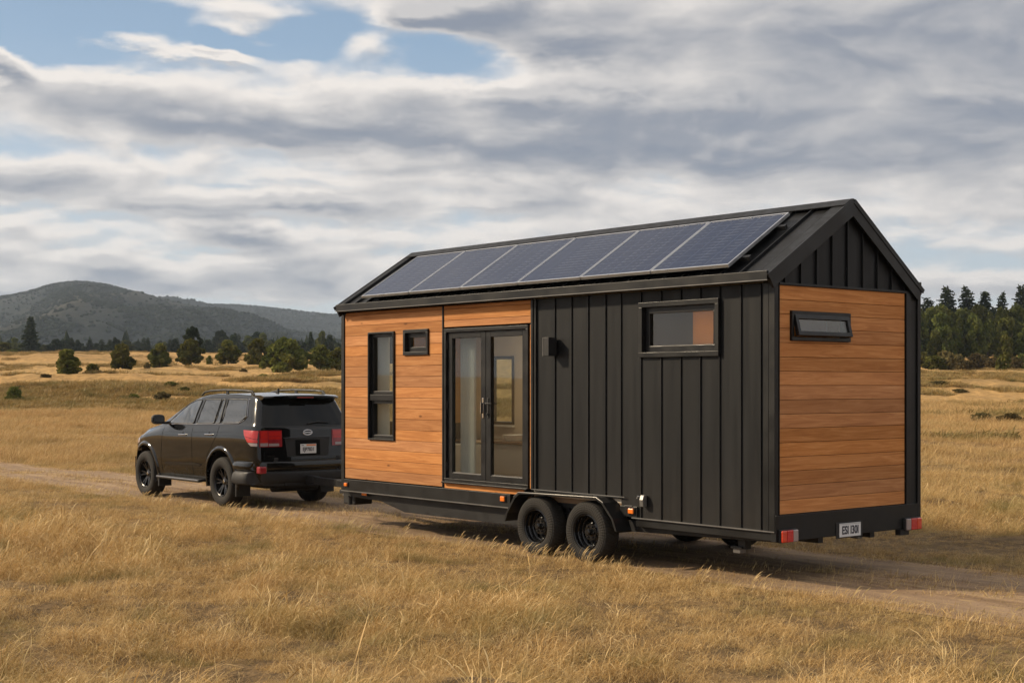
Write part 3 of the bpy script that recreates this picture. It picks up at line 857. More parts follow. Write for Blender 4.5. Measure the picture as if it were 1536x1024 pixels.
# --- interior seen through the glass
for (xa, xb, za, zb, yy) in ((5.26, 5.60, .76, 2.86, 1.06), (7.26, 7.56, .78, 2.9, 1.07)):
    pts = [(xa + (xb - xa) * i / 40, yy + .022 * math.sin(i * 1.25)) for i in range(41)]
    b = MB(); b.prism(pts + [(p_[0], p_[1] - .006) for p_ in reversed(pts)], za, zb, 'z')
    b.build('curtain', 'curtain_cloth', H, smooth=True)
b = MB(); b.box(5.2, 7.0, -1.1, -.5, .74, 1.22); c1 = b.build('kitchen_cabinet', 'cabinet_grey', H, bevel=.004)
b = MB(); b.box(5.22, 7.72, -.505, -.49, .80, 1.20, 0); b.build('cabinet_door', 'cabinet_grey', c1)
MB().box(5.15, 7.75, -1.11, -.47, 1.225, 1.26).build('worktop', 'interior_floor', c1, bevel=.004)
MB().lathe([(0.0, 0), (.16, 0), (.2, .09), (.19, .09), (.15, .012), (0, .012)], closed=False, n=24).build('basin', 'white_ceramic', c1, smooth=True).matrix_local = Matrix.Translation((6.62, -.75, 1.262)) @ Matrix.Rotation(R(90), 4, 'X')
b = MB(); b.box(7.1, 8.12, -.6, .1, .74, 1.2); b.build('kitchen_cabinet', 'cabinet_grey', H)
b = MB(); b.box(8.08, 8.13, -1.1, .1, 1.5, 3.1); b.build('wood_panel', 'cabinet_wood', H)
b = MB(); b.box(1.2, 2.86, -1.11, -.57, 1.8, 3.1); wc = b.build('wall_cupboard', 'cabinet_wood', H, bevel=.004)
for k in range(3): MB().box(1.22 + k * .55, 1.76 + k * .55, -.568, -.55, 1.83, 3.04).build('door', 'cabinet_wood', wc, bevel=.004)
MB().box(2.87, 5.15, -1.118, -1.10, 1.7, 3.12).build('shade_panel', 'dark_panel', H)  # added brown sheet: darkens the wall where the lamp would light it
b = MB(); b.box(3.0, 3.04, -1.1, .1, .74, 1.7); b.build('partition', 'interior_wall', H)
# small warm reading lamp in the sleeping corner (gives the glow behind the rear side window)
t, o = mat('lamp_glow')
em = t.n('ShaderNodeEmission'); em.inputs[0].default_value = (1.0, 0.62, 0.25, 1); em.inputs[1].default_value = 75.0
t.nt.links.new(em.outputs[0], o.inputs[0])
rl = MB().tube([(2.62, -.02, 3.07), (2.62, -.02, 3.143)], [.10, .11], 16).build('reading_lamp', 'white_ceramic', H, smooth=True)
MB().box(2.55, 2.69, -.09, .05, 3.058, 3.066).build('bulb', 'lamp_glow', rl)

cl_ = MB().box(5.2, 6.4, -.12, 0.0, 3.115, 3.143).build('fill_light', 'white_ceramic', H)  # added fill light to brighten the kitchen; no such fitting is known
t, o = mat('fill_glow')
em = t.n('ShaderNodeEmission'); em.inputs[0].default_value = (1.0, 0.78, 0.52, 1); em.inputs[1].default_value = 45.0
t.nt.links.new(em.outputs[0], o.inputs[0])
MB().box(5.22, 6.38, -.10, -.02, 3.105, 3.113).build('fill_strip', 'fill_glow', cl_)

# --- wall lamp
b = MB(); b.box(3.40, 3.50, 1.268, 1.40, 2.44, 2.665); wl = b.build('wall_lamp', 'black_plastic', H, bevel=.004)
MB().box(3.42, 3.52, 1.255, 1.268, 2.47, 2.63).build('mounting_plate', 'black_plastic', wl)
MB().box(3.505, 3.512, 1.39, 1.40, 2.44, 2.665).build('edge_strip', 'edge_metal', wl)

# --- power inlet
b = MB(); b.prism([(1.25, .71), (1.31, .71), (1.318, .79), (1.295, .845), (1.25, .845)], 1.87, 1.93, 'x')
pi_ = b.build('power_inlet', 'edge_metal', H, bevel=.008, smooth=False)
MB().tube([(1.935, 1.29, .82), (1.96, 1.31, .83), (1.97, 1.31, .80)], .006).build('latch', 'aluminium', pi_, smooth=True)

# --- chassis
b = PIECES('side_skirt', 'trim_metal', .004); b.box(4.30, 8.16, 1.20, 1.262, .545, .708); b.box(2.02, 2.30, 1.205, 1.262, .58, .70)
b = MB(); b.box(4.22, 8.235, 1.20, 1.274, .53, .543)
b.build('drip_edge', 'edge_metal', H)
b = MB()
for y in (1.12, .45, -.45, -1.12):
    yy = (y - .04, y + .04)
    b.prism([(0.02, .565), (0.02, .455), (2.2, .40), (4.35, .31), (6.75, .305), (6.97, .35), (7.35, .425), (8.2, .45), (8.2, .53), (6, .53), (2.2, .53)] if abs(y) > 1 else
            [(0.05, .55), (0.05, .40), (8.2, .40), (8.2, .53)], yy[0], yy[1], 'y')
b.build('chassis_rail', 'chassis_paint', H, bevel=.003)
b = MB()
for k in range(14): b.box(.3 + k * .6, .36 + k * .6, -1.15, 1.15, .47, .60)
b.box(0.02, 8.2, -1.18, 1.18, .60, .655)
b.build('cross_member', 'chassis_paint', H)
b = MB(); b.box(0.0, 2.06, 1.16, 1.244, .475, .563); b.box(-0.018, .05, -1.255, 1.262, .468, .742)
b.build('rear_beam', 'trim_metal', H, bevel=.004)
# axles, springs
for ax in (3.65, 2.74):
    MB().tube([(ax, -1.2, .36), (ax, 1.2, .36)], .04, 12).build('axle', 'chassis_paint', H, smooth=True)
b = MB()
for s_ in (1.0, -1.0):
    for ax in (3.65, 2.74): MB().tube([(ax - .38, s_, .46), (ax - .15, s_, .42), (ax + .15, s_, .42), (ax + .38, s_, .46)], .028, 6).build('leaf_spring', 'chassis_paint', H)
# wheel well lining
for s_ in (1, -1):
    b = MB(); b.box(2.25, 4.2, .92 * s_, .95 * s_, .45, .80); b.box(2.25, 4.2, .92 * s_, 1.2 * s_, .80, .815)
    b.build('wheel_well', 'chassis_paint', H)
# wheels
def tyre_prof(R_, r_, w):                   # radius, y across
    h = w / 2
    return [(r_, -h * .78), (r_ + .015, -h * .92), (R_ - .10, -h * 1.02), (R_ - .05, -h), (R_ - .018, -h * .88), (R_ - .004, -h * .7), (R_, -h * .3), (R_, h * .3), (R_ - .004, h * .7), (R_ - .018, h * .88), (R_ - .05, h), (R_ - .10, h * 1.02), (r_ + .015, h * .92), (r_, h * .78)]
def trailer_wheel(x, side):
    w = empty('wheel', (x, 1.29 * side, .362)); w.parent = H
    if side < 0: w.rotation_euler = (0, 0, math.pi)
    tyre = MB().lathe(tyre_prof(.365, .212, .235), n=56); tyre.build('tyre', 'tyre_rubber', w, smooth=True, angle=60)
    b = MB()
    b.lathe([(.214, -.09), (.214, .096), (.205, .104), (.198, .098), (.196, .05), (.185, .035), (.178, .0), (.165, -.01), (.165, -.09)], n=48)
    # dished centre disc with eight ventilation openings
    n = 8
    def ringpt(r, th, y): return (r * math.cos(th), y, r * math.sin(th))
    yo, yi = -.012, .028
    for k in range(n):
        th0 = 2 * math.pi * k / n; dt = 2 * math.pi / n
        w0, w1 = .30 * dt, .20 * dt
        P = [ringpt(.095, th0 - w0, yi), ringpt(.095, th0 + w0, yi), ringpt(.168, th0 + w1, yo), ringpt(.168, th0 - w1, yo)]
        b.hexa([(p_[0], p_[1] - .014, p_[2]) for p_ in P] + P)
    b.lathe([(.0, .012), (.0, .028), (.06, .03), (.098, .030), (.104, .022), (.100, .010)], n=32, closed=False)
    b.lathe([(.160, -.03), (.160, -.008), (.172, -.006), (.174, -.03)], n=40)
    rim = b.build('rim', 'rim_black', w, smooth=True, angle=30)
    b = MB(); b.lathe([(.0, .088), (.030, .088), (.038, .078), (.040, .025), (0, .025)], n=20, closed=False)
    for k in range(6):
        th = 2 * math.pi * k / 6; b.lathe([(0, .052), (.010, .050), (.012, .028), (0, .028)], c=(.07 * math.cos(th), 0, .07 * math.sin(th)), n=8, closed=False)
    b.build('hub', 'chrome' if False else 'rim_alloy', w, smooth=True)
    MB().lathe([(0, -.10), (.15, -.10), (.15, -.05), (0, -.05)], n=32, closed=False).build('brake_drum', 'chassis_paint', w, smooth=True)
for x in (3.65, 2.74):
    trailer_wheel(x, 1)
for x in (3.65, 2.74):
    trailer_wheel(x, -1)
# mudguards
for s_ in (1, -1):
    prof = [(4.21, .40), (4.17, .50), (4.02, .70), (3.93, .762), (2.52, .785), (2.40, .73), (2.235, .56), (2.17, .42)]
    inn = [(x + (.008 if i < 3 else (-.008 if i > 4 else 0)) * -1, z - .012) for i, (x, z) in enumerate(prof)]
    b = MB()
    P = prof
    for i in range(len(P) - 1):
        (xa, za), (xb, zb) = P[i], P[i + 1]; (ia, ja), (ib, jb) = inn[i], inn[i + 1]
        y0, y1 = 1.20 * s_, 1.43 * s_
        b.hexa([(ia, y0, ja), (ib, y0, jb), (ib, y1, jb), (ia, y1, ja), (xa, y0, za), (xb, y0, zb), (xb, y1, zb), (xa, y1, za)])
        y0, y1 = 1.43 * s_, 1.438 * s_
        cx, cz = 3.19, .3
        def inw(x, z, k=.03):
            d = math.hypot(x - cx, z - cz); return (x + (cx - x) / d * k, z + (cz - z) / d * k)
        (ia, ja), (ib, jb) = inw(xa, za), inw(xb, zb)
        b.hexa([(ia, y0, ja), (ib, y0, jb), (ib, y1, jb), (ia, y1, ja), (xa, y0, za), (xb, y0, zb), (xb, y1, zb), (xa, y1, za)])
    b.build('mudguard', 'trim_metal', H)
# light line on the near mudguard's rolled rim
MB().tube([(x, 1.436, z + .002) for x, z in [(4.02, .70), (3.93, .762), (2.52, .785), (2.40, .73)]], .006, 6).build('mudguard_bead', 'edge_metal', H, smooth=True)

# marker lamps
for (x, z, w_, h_, y) in ((8.085, .63, .075, .05, 1.262), (7.70, .507, .12, .04, 1.19), (4.43, .645, .085, .065, 1.262), (2.10, .648, .085, .06, 1.262)):
    m_ = MB().box(x - w_ / 2 - .01, x + w_ / 2 + .01, y - .002, y + .01, z - h_ / 2 - .01, z + h_ / 2 + .01).build('side_marker', 'black_plastic', H)
    MB().box(x - w_ / 2, x + w_ / 2, y + .01, y + .03, z - h_ / 2, z + h_ / 2).build('lens', 'amber_lens', m_, bevel=.008)
# tail lamps
def tail(ya, yb, za, zb):
    m_ = MB().box(-.05, -.018, ya - .006, yb + .006, za - .006, zb + .006).build('tail_lamp', 'black_plastic', H, bevel=.006)
    L = yb - ya
    MB().box(-.078, -.05, ya + L * .32, ya + L * .70, za, zb).build('lens', 'red_lens', m_, bevel=.008)
    MB().box(-.078, -.05, yb - L * .29, yb, za, zb).build('lens', 'clear_lens' if yb < 0 else 'orange_lens', m_, bevel=.012)
    MB().box(-.078, -.05, ya, ya + L * .31, za, zb).build('lens', 'clear_lens' if yb > 0 else 'orange_lens', m_, bevel=.012)
tail(.97, 1.225, .465, .59)
tail(-1.205, -.925, .455, .585)
MB().box(-.03, .04, -1.02, -.86, .40, .465).build('bracket', 'chassis_paint', H)
# text helper
def text_mesh(name, s, size, parent, material, mw, ext=.0015, spacing=1.0, squash=1.0):
    c_ = bpy.data.curves.new(name, 'FONT'); c_.body = s; c_.size = size; c_.extrude = ext; c_.align_x = 'CENTER'; c_.align_y = 'CENTER'; c_.space_character = spacing
    c_.offset = size * .018
    tmp = bpy.data.objects.new(name, c_); col.objects.link(tmp)
    dg = bpy.context.evaluated_depsgraph_get()
    me = bpy.data.meshes.new_from_object(tmp.evaluated_get(dg)); bpy.data.objects.remove(tmp)
    me.name = name; me.materials.clear(); me.materials.append(M[material])
    o_ = bpy.data.objects.new(name, me); col.objects.link(o_); o_.parent = parent
    o_.matrix_local = mw @ Matrix.Diagonal((squash, 1, 1, 1))
    return o_
# text faces backwards (-x): its right is -y
TXT = Matrix(((0, 0, -1, 0), (-1, 0, 0, 0), (0, 1, 0, 0), (0, 0, 0, 1)))
m_ = MB().box(-.026, -.019, -.175, .285, .44, .61).build('plate_holder', 'black_plastic', H, bevel=.003)
pl = MB().box(-.032, -.0265, -.135, .235, .452, .598).build('licence_plate', 'plate_white', m_, bevel=.002)
text_mesh('plate_lettering', 'ESI I30I', .125, pl, 'plate_ink', Matrix.Translation((-.034, .05, .520)) @ TXT, squash=.78)
b = MB(); b.box(-.0335, -.032, -.13, .23, .588, .591); b.build('plate_border', 'plate_ink', pl)
# stabiliser legs
for (x, y, zb) in ((.62, 1.02, .30), (6.5, 1.02, .33), (.62, -1.02, .32), (6.5, -1.02, .33)):
    b = MB(); b.box(x - .05, x + .05, y - .05, y + .05, zb + .03, .5); b.box(x - .02, x + .14, y - .07, y + .07, zb + .03, zb + .06)
    j = b.build('stabiliser_leg', 'chassis_paint', H, bevel=.004)
    MB().box(x + .02, x + .12, y - .05, y + .05, zb - .02, zb + .03).build('foot', 'edge_metal', j, bevel=.006)
# drawbar, coupling, chains, jockey wheel
b = MB()
b.hexa([(8.2, .55, .43), (8.2, .47, .43), (10.2, .03, .43), (10.2, .1, .43), (8.2, .55, .53), (8.2, .47, .53), (10.2, .03, .53), (10.2, .1, .53)])
b.hexa([(8.2, -.55, .43), (8.2, -.47, .43), (10.2, -.03, .43), (10.2, -.1, .43), (8.2, -.55, .53), (8.2, -.47, .53), (10.2, -.03, .53), (10.2, -.1, .53)])
b.box(8.2, 11.0, -.05, .05, .42, .54)
db = b.build('drawbar', 'chassis_paint', H, bevel=.004)
MB().box(10.95, 11.22, -.06, .06, .45, .56).build('coupling', 'black_plastic', db, bevel=.015)
b = MB(); b.tube([(8.42, .98, .52), (8.42, .98, .30)], .035, 12); b.box(8.2, 8.5, .80, 1.12, .47, .53); b.build('jockey_stand', 'chassis_paint', db, smooth=True)
b = MB(); b.box(8.30, 8.62, .66, .98, .30, .47); b.build('battery_box', 'black_plastic', db, bevel=.02)
b = MB()
for k in range(16):
    f_ = k / 15; x = 8.35 + f_ * 1.5; z = .44 - .16 * math.sin(math.pi * f_); y = 1.0 - .8 * f_
    a_ = Vector((1, -.5, 0)).normalized()
    cc = Vector((x, y, z)); r2 = .028
    bvec = Vector((0, 0, 1)) if k % 2 else a_.cross(Vector((0, 0, 1)))
    b.tube([cc + a_ * math.cos(q_) * r2 * 1.5 + bvec * math.sin(q_) * r2 for q_ in [i * math.pi / 4 for i in range(8)]], .007, 5, closed=True)
b.build('safety_chain', 'aluminium', db, smooth=True)

# ================================================================== THE TOWING CAR
cp_ = OO + 11.3 * Fv
C = empty('parked_car', (cp_[0], cp_[1], 0), RZ)
tag(C, 'black four-wheel-drive wagon with roof rails hitched in front of the tiny house', 'car')

def smooth_curve(u, pts, k=5):
    px = [p_[0] for p_ in pts]; py = [p_[1] for p_ in pts]
    uu = np.linspace(-0.6, 5.6, 621); v = np.interp(uu, px, py)
    ker = np.exp(-0.5 * (np.arange(-3 * k, 3 * k + 1) / k) ** 2); ker /= ker.sum()
    vp = np.pad(v, 3 * k, mode='edge'); v = np.convolve(vp, ker, 'valid')
    return np.interp(u, uu, v)
U = np.concatenate([np.array([0.0, 0.015, 0.04, 0.075, 0.12]), np.linspace(0.18, 4.74, 112), np.array([4.79, 4.83, 4.865, 4.89, 4.91])])
ymax = smooth_curve(U, [(0, .955), (.3, .975), (.8, .985), (3.6, .985), (4.2, .975), (4.6, .93), (4.95, .80)], 5)
endr = np.interp(U, [0, .015, .04, .075, .12, .2, 4.7, 4.79, 4.83, 4.865, 4.89, 4.91], [.068, .045, .026, .012, .004, 0, 0, .01, .025, .05, .08, .12])
ymax = ymax - endr
zbelt = smooth_curve(U, [(0, 1.415), (.6, 1.425), (1.6, 1.405), (3.2, 1.375), (3.6, 1.352), (3.9, 1.318), (4.3, 1.26), (4.6, 1.18), (4.85, 1.03), (4.95, .97)], 6)
ybelt = smooth_curve(U, [(0, .915), (.6, .935), (3.2, .93), (3.6, .90), (4.2, .85), (4.7, .78), (4.95, .70)], 6) - endr
zroof = smooth_curve(U, [(-.5, 1.90), (0, 1.905), (.4, 1.93), (1.2, 1.948), (1.9, 1.938), (2.3, 1.905), (2.65, 1.83), (3.05, 1.67), (3.45, 1.49), (3.66, 1.398), (3.78, 1.372), (4.2, 1.315), (4.6, 1.225), (4.85, 1.06), (4.95, 1.0)], 6)
ztop = np.maximum(zroof - smooth_curve(U, [(0, .065), (2.4, .065), (2.9, .05), (3.6, .008), (5, .008)], 5), zbelt + 0.004)
ytop = smooth_curve(U, [(0, .765), (2.0, .77), (2.6, .765), (3.1, .80), (3.55, .83), (3.8, .80), (4.6, .70), (4.95, .6)], 5) - endr
secs = []
for i, u in enumerate(U):
    yb, ym, zb, zt, yt, zr = ybelt[i], ymax[i], zbelt[i], ztop[i], ytop[i], zroof[i]
    zlo = 0.40 + (0.06 if u > 4.6 else 0)
    kz = (zb - 0.45) / 0.95
    secs.append([(0, zlo), (.72, zlo), (ym - .07, zlo + .02), (ym - .03, .45 + .06 * kz), (ym - .006, .45 + .25 * kz), (ym - .002, .45 + .50 * kz), (ym + .0, .45 + .70 * kz), (ym - .012, .45 + .82 * kz), (yb + .012, .45 + .92 * kz), (yb, zb),
                 (yb - .010, zb + .012 * min(1, (zt - zb) / .1)), (yb * .62 + yt * .38, zb * .62 + zt * .38), (yt * .75 + yb * .25, zt * .75 + zb * .25), (yt, zt), (yt * .965, zt + (zr - zt) * .55), (yt * .86, zt + (zr - zt) * .86), (yt * .45, zr), (0, zr + .012)])
S_ = np.array(secs)                          # stations x rows x 2
def crom(a, sub):                            # Catmull-Rom along axis 1
    n = a.shape[1]; out = []
    for i in range(n - 1):
        p0, p1, p2, p3 = a[:, max(i - 1, 0)], a[:, i], a[:, i + 1], a[:, min(i + 2, n - 1)]
        for k in range(sub):
            t = k / sub
            out.append(0.5 * ((2 * p1) + (p2 - p0) * t + (2 * p0 - 5 * p1 + 4 * p2 - p3) * t * t + (3 * p1 - p0 - 3 * p2 + p3) * t ** 3))
    out.append(a[:, -1]); return np.stack(out, 1)
SD = crom(S_, 3); SD[:, :, 0] = np.maximum(SD[:, :, 0], 0); SD[:, 0, 0] = 0; SD[:, -1, 0] = 0
def rearx(z): return np.interp(z, [0, .80, .9, 1.36, 1.42, 1.92, 2.0], [0.0, 0.0, .005, .03, .055, .285, .32])
def frontx(z): return np.interp(z, [0, .5, .8, 1.2], [-.06, 0, 0, -.03])
nu, nr = SD.shape[:2]
XX = np.zeros((nu, nr))
for i, u in enumerate(U):
    w = 1 - ss(u, 0.0, 1.3)
    XX[i] = u + rearx(SD[i, :, 1]) * w + frontx(SD[i, :, 1]) * ss(u, 4.2, 4.9)
def car_side_y(x, z):
    sub = SD[:, 6:48]; Z_ = sub[:, :, 1]; Xs = XX[:, 6:48]; Y_ = sub[:, :, 0]
    d = (Xs - x) ** 2 + (Z_ - z) ** 2
    idx = np.argpartition(d.ravel(), 4)[:4]
    w = 1 / (d.ravel()[idx] + 1e-6)
    return float((Y_.ravel()[idx] * w).sum() / w.sum())
def tail_half(z):                            # half width of the rear face at height z
    return float(np.interp(z, SD[0, 3:, 1], SD[0, 3:, 0]))
def car_rear_x(y, z):
    Yh = max(tail_half(z), .3); k = min(abs(y) / Yh, 1)
    return float(rearx(z)) - .055 * (1 - k ** 3.0)

b = MB()
V = []; 
for s_ in (1, -1):
    k0 = len(b.v)
    for i in range(nu):
        for j in range(nr): b.v.append((XX[i, j], s_ * SD[i, j, 0], SD[i, j, 1]))
    for i in range(nu - 1):
        for j in range(nr - 1):
            a_ = k0 + i * nr + j; b.f.append((a_, a_ + 1, a_ + nr + 1, a_ + nr)); b.mi.append(0)
NC = 22
for end in (0, nu - 1):                      # rounded end caps
    k0 = len(b.v)
    for j in range(nr):
        Y0 = SD[end, j, 0]; z = SD[end, j, 1]
        for c_ in range(NC + 1):
            k = -1 + 2 * c_ / NC
            bul = (-.055 if end == 0 else .10) * (1 - abs(k) ** 3.0) * min(1, Y0 / .4)
            if c_ in (0, NC): bul = 0
            b.v.append((XX[end, j] + bul, Y0 * k, z))
    for j in range(nr - 1):
        for c_ in range(NC):
            a_ = k0 + j * (NC + 1) + c_; b.f.append((a_, a_ + 1, a_ + NC + 2, a_ + NC + 1)); b.mi.append(0)
me = bpy.data.meshes.new('body'); me.from_pydata([tuple(map(float, q_)) for q_ in b.v], [], b.f); me.materials.append(M['car_paint']); me.materials.append(M['black_plastic'])
bm = bmesh.new(); bm.from_mesh(me)
bmesh.ops.remove_doubles(bm, verts=bm.verts, dist=0.0006)
bmesh.ops.dissolve_degenerate(bm, edges=bm.edges, dist=0.0002)
bmesh.ops.recalc_face_normals(bm, faces=bm.faces)
bm.to_mesh(me); bm.free()
body = bpy.data.objects.new('body', me); col.objects.link(body); body.parent = C
cut = MB()
for ux in (1.2, 4.2):
    for s_ in (1, -1):
        cut.lathe([(0, .60 * s_), (.525, .60 * s_), (.525, 1.3 * s_), (0, 1.3 * s_)], c=(ux, 0, .45), n=64, closed=False)
cb = cut.build('cutter', 'black_plastic', C)
md = body.modifiers.new('arch', 'BOOLEAN'); md.operation = 'DIFFERENCE'; md.object = cb; md.solver = 'EXACT'
dg = bpy.context.evaluated_depsgraph_get()
nm = bpy.data.meshes.new_from_object(body.evaluated_get(dg)); body.modifiers.clear(); body.data = nm; nm.name = 'body'
bpy.data.objects.remove(cb)
nm.materials.clear(); nm.materials.append(M['car_paint']); nm.materials.append(M['black_plastic'])
for p_ in nm.polygons:
    c_ = p_.center
    inarch = any(math.hypot(c_.x - ux, c_.z - .45) < .53 and abs(c_.y) < .99 and abs(p_.normal.y) < .9999 and math.hypot(c_.x - ux, c_.z - .45) > .515 for ux in (1.2, 4.2)) or (abs(abs(c_.y) - .60) < .004) or c_.z < .46
    p_.material_index = 1 if inarch else 0
nm.polygons.foreach_set('use_smooth', [True] * len(nm.polygons)); nm.set_sharp_from_angle(angle=R(38))

# --- panels that lie on the body side
def side_patch(poly, off=0.004, step=0.045, th=0.0):
    poly = [Vector(q_) for q_ in poly]
    me = bpy.data.meshes.new('t'); bm = bmesh.new()
    vs_ = [bm.verts.new((q_.x, 0, q_.y)) for q_ in poly]; bm.faces.new(vs_)
    xs = [q_.x for q_ in poly]; zs = [q_.y for q_ in poly]
    x = min(xs) + step
    while x < max(xs):
        bmesh.ops.bisect_plane(bm, geom=bm.verts[:] + bm.edges[:] + bm.faces[:], plane_co=(x, 0, 0), plane_no=(1, 0, 0)); x += step
    z = min(zs) + step
    while z < max(zs):
        bmesh.ops.bisect_plane(bm, geom=bm.verts[:] + bm.edges[:] + bm.faces[:], plane_co=(0, 0, z), plane_no=(0, 0, 1)); z += step
    bm.verts.index_update()
    V = [(v.co.x, car_side_y(v.co.x, v.co.z) + off, v.co.z) for v in bm.verts]; Fc = [tuple(v.index for v in f.verts) for f in bm.faces]
    bm.free(); return V, Fc
def rounded(poly, r=0.03, n=4):
    out = []; m_ = len(poly)
    for i in range(m_):
        p_ = Vector(poly[i]); a_ = Vector(poly[i - 1]) - p_; c_ = Vector(poly[(i + 1) % m_]) - p_
        ra = min(r, a_.length * .45); rc = min(r, c_.length * .45)
        A = p_ + a_.normalized() * ra; B = p_ + c_.normalized() * rc
        for k in range(n + 1):
            t = k / n; out.append(tuple(A * (1 - t) ** 2 + p_ * 2 * t * (1 - t) + B * t * t))
    return out
wins = {
 'front': [(3.36, 1.392), (2.31, 1.405), (2.24, 1.825), (2.50, 1.815), (2.74, 1.755), (3.02, 1.62)],
 'rear': [(2.19, 1.408), (1.545, 1.425), (1.515, 1.835), (2.12, 1.832)],
 'vent': [(1.49, 1.427), (1.33, 1.432), (1.36, 1.84), (1.465, 1.838)],
 'quarter': [(1.25, 1.437), (.66, 1.452), (.47, 1.56), (.60, 1.842), (1.27, 1.842)],
}
for s_ in (1, -1):
    for nme, poly in wins.items():
        pr = rounded(poly, .035)
        V, Fc = side_patch(pr, .0035)
        b = MB(); b.add([(x, s_ * y, z) for x, y, z in V], Fc)
        wo_ = b.build('side_window', 'car_glass', C, smooth=True, angle=180)
        if s_ > 0 or True:
            ring = []
            for i in range(len(pr)):
                p0, p1 = Vector(pr[i]), Vector(pr[(i + 1) % len(pr)])
                for k in range(max(1, int((p1 - p0).length / .07))):
                    q_ = p0.lerp(p1, k / max(1, int((p1 - p0).length / .07))); ring.append((q_.x, s_ * (car_side_y(q_.x, q_.y) + .004), q_.y))
            MB().tube(ring, .009, 6, closed=True).build('window_seal', 'black_plastic', wo_, smooth=True)
    # bright belt line and quarter strip
    ln = [(x, s_ * (car_side_y(x, z) + .006), z) for x, z in [(3.40, 1.378), (3.0, 1.383), (2.5, 1.39), (2.0, 1.398), (1.5, 1.412), (1.0, 1.428), (.66, 1.438), (.50, 1.50), (.44, 1.56), (.52, 1.72), (.575, 1.86)]]
    MB().tube(ln, .0055, 6).build('chrome_strip', 'chrome', C, smooth=True)
    # door seams
    b = MB()
    for seam in ([(3.42, 1.36), (3.45, 1.15), (3.50, .80), (3.46, .50)], [(2.255, 1.83), (2.27, 1.4), (2.27, 1.1), (2.26, .75), (2.24, .49)], [(1.30, 1.84), (1.29, 1.42), (1.33, 1.24), (1.50, 1.06), (1.68, .88), (1.76, .66), (1.80, .49)], [(1.80, .49), (2.5, .482), (3.46, .482)]):
        pts = []
        for (a_, c_) in zip(seam[:-1], seam[1:]):
            for k in range(6): 
                f_ = k / 6; x, z = a_[0] + (c_[0] - a_[0]) * f_, a_[1] + (c_[1] - a_[1]) * f_
                pts.append((x, s_ * (car_side_y(x, z) - .001), z))
        pts.append((seam[-1][0], s_ * car_side_y(*seam[-1]), seam[-1][1]))
        b.tube(pts, .0045, 5)
    b.build('door_seam', 'dark_void', C, smooth=True)
    for hx, hz_ in ((2.62, 1.20), (1.62, 1.23)):
        y = car_side_y(hx, hz_)
        hnd = MB(); hnd.tube([(hx - .10, s_ * (y - .01), hz_), (hx - .085, s_ * (y + .035), hz_), (hx + .085, s_ * (y + .035), hz_ - .004), (hx + .10, s_ * (y - .01), hz_ - .004)], [.012, .016, .016, .012], 8)
        hnd.build('door_handle', 'chrome', C, smooth=True)
        MB().lathe([(0, y + .001), (.045, y + .001), (.05, y - .01), (0, y - .01)], c=(hx, 0, hz_ - .01), n=20, closed=False).build('handle_recess', 'dark_void', C) if s_ > 0 else None
    # lower door moulding
    V, Fc = side_patch(rounded([(3.36, .635), (2.0, .655), (1.9, .69), (2.1, .715), (3.3, .690)], .02), .012)
    MB().add([(x, s_ * y, z) for x, y, z in V], Fc).build('door_moulding', 'rim_alloy', C, smooth=True, angle=180)
    # wheel arch flares
    for ux in (1.2, 4.2):
        pts = []
        b = MB()
        n = 26; P_ = []
        for k in range(n + 1):
            th = R(-14) + (math.pi + R(28)) * k / n
            row = []
            for rr_, of in ((.522, -.05), (.520, .020), (.545, .026), (.575, .018), (.592, .001)):
                x, z = ux + rr_ * math.cos(th), .45 + rr_ * math.sin(th)
                zc_ = max(z, .47)
                row.append((x, s_ * (car_side_y(min(max(x, .1), 4.82), zc_) + of), z))
            P_.append(row)
        m_ = 5
        b.add([q_ for row in P_ for q_ in row], [(i * m_ + j, i * m_ + j + 1, (i + 1) * m_ + j + 1, (i + 1) * m_ + j) for i in range(n) for j in range(m_ - 1)])
        b.build('wheel_arch', 'car_paint', C, smooth=True, angle=60)
    # running board
    b = MB(); b.prism([(s_ * .86, .40), (s_ * 1.035, .375), (s_ * 1.06, .395), (s_ * 1.05, .425), (s_ * .88, .44)], 1.88, 3.56, 'x')
    rb = b.build('side_step', 'black_plastic', C, bevel=.01)
    MB().tube([(1.9, s_ * 1.054, .418), (3.54, s_ * 1.054, .418)], .007, 6).build('step_trim', 'chrome', rb)
    # mirror
    b = MB(); 
    mc = Vector((3.30, s_ * 1.13, 1.46))
    vs_ = []; fs = []
    n1, n2 = 10, 16
    for i in range(n1 + 1):
        for j in range(n2):
            ph = math.pi * i / n1; th = 2 * math.pi * j / n2
            def se(v, e): return math.copysign(abs(v) ** e, v)
            x = se(math.sin(ph), .7) * se(math.cos(th), .6) * .09; y = se(math.cos(ph), .6) * .125; z = se(math.sin(ph), .7) * se(math.sin(th), .6) * .09
            if x < 0: x *= .35
            vs_.append((mc.x + x, mc.y + y, mc.z + z))
    for i in range(n1):
        for j in range(n2): fs.append((i * n2 + j, i * n2 + (j + 1) % n2, (i + 1) * n2 + (j + 1) % n2, (i + 1) * n2 + j))
    b.add(vs_, fs); b.tube([(3.30, s_ * .90, 1.40), (3.32, s_ * 1.0, 1.395), (3.32, s_ * 1.10, 1.40)], [.03, .025, .025], 8)
    mr = b.build('wing_mirror', 'black_plastic', C, smooth=True, angle=50)
    MB().box(3.262, 3.268, s_ * 1.03, s_ * 1.235, 1.395, 1.525).build('mirror_glass', 'car_glass', mr)
    # roof rail
    rl_ = [(.52, s_ * .70, 1.925), (.60, s_ * .70, 1.978), (.9, s_ * .695, 1.992), (1.6, s_ * .69, 2.0), (2.1, s_ * .685, 1.985), (2.36, s_ * .68, 1.955), (2.46, s_ * .68, 1.90)]
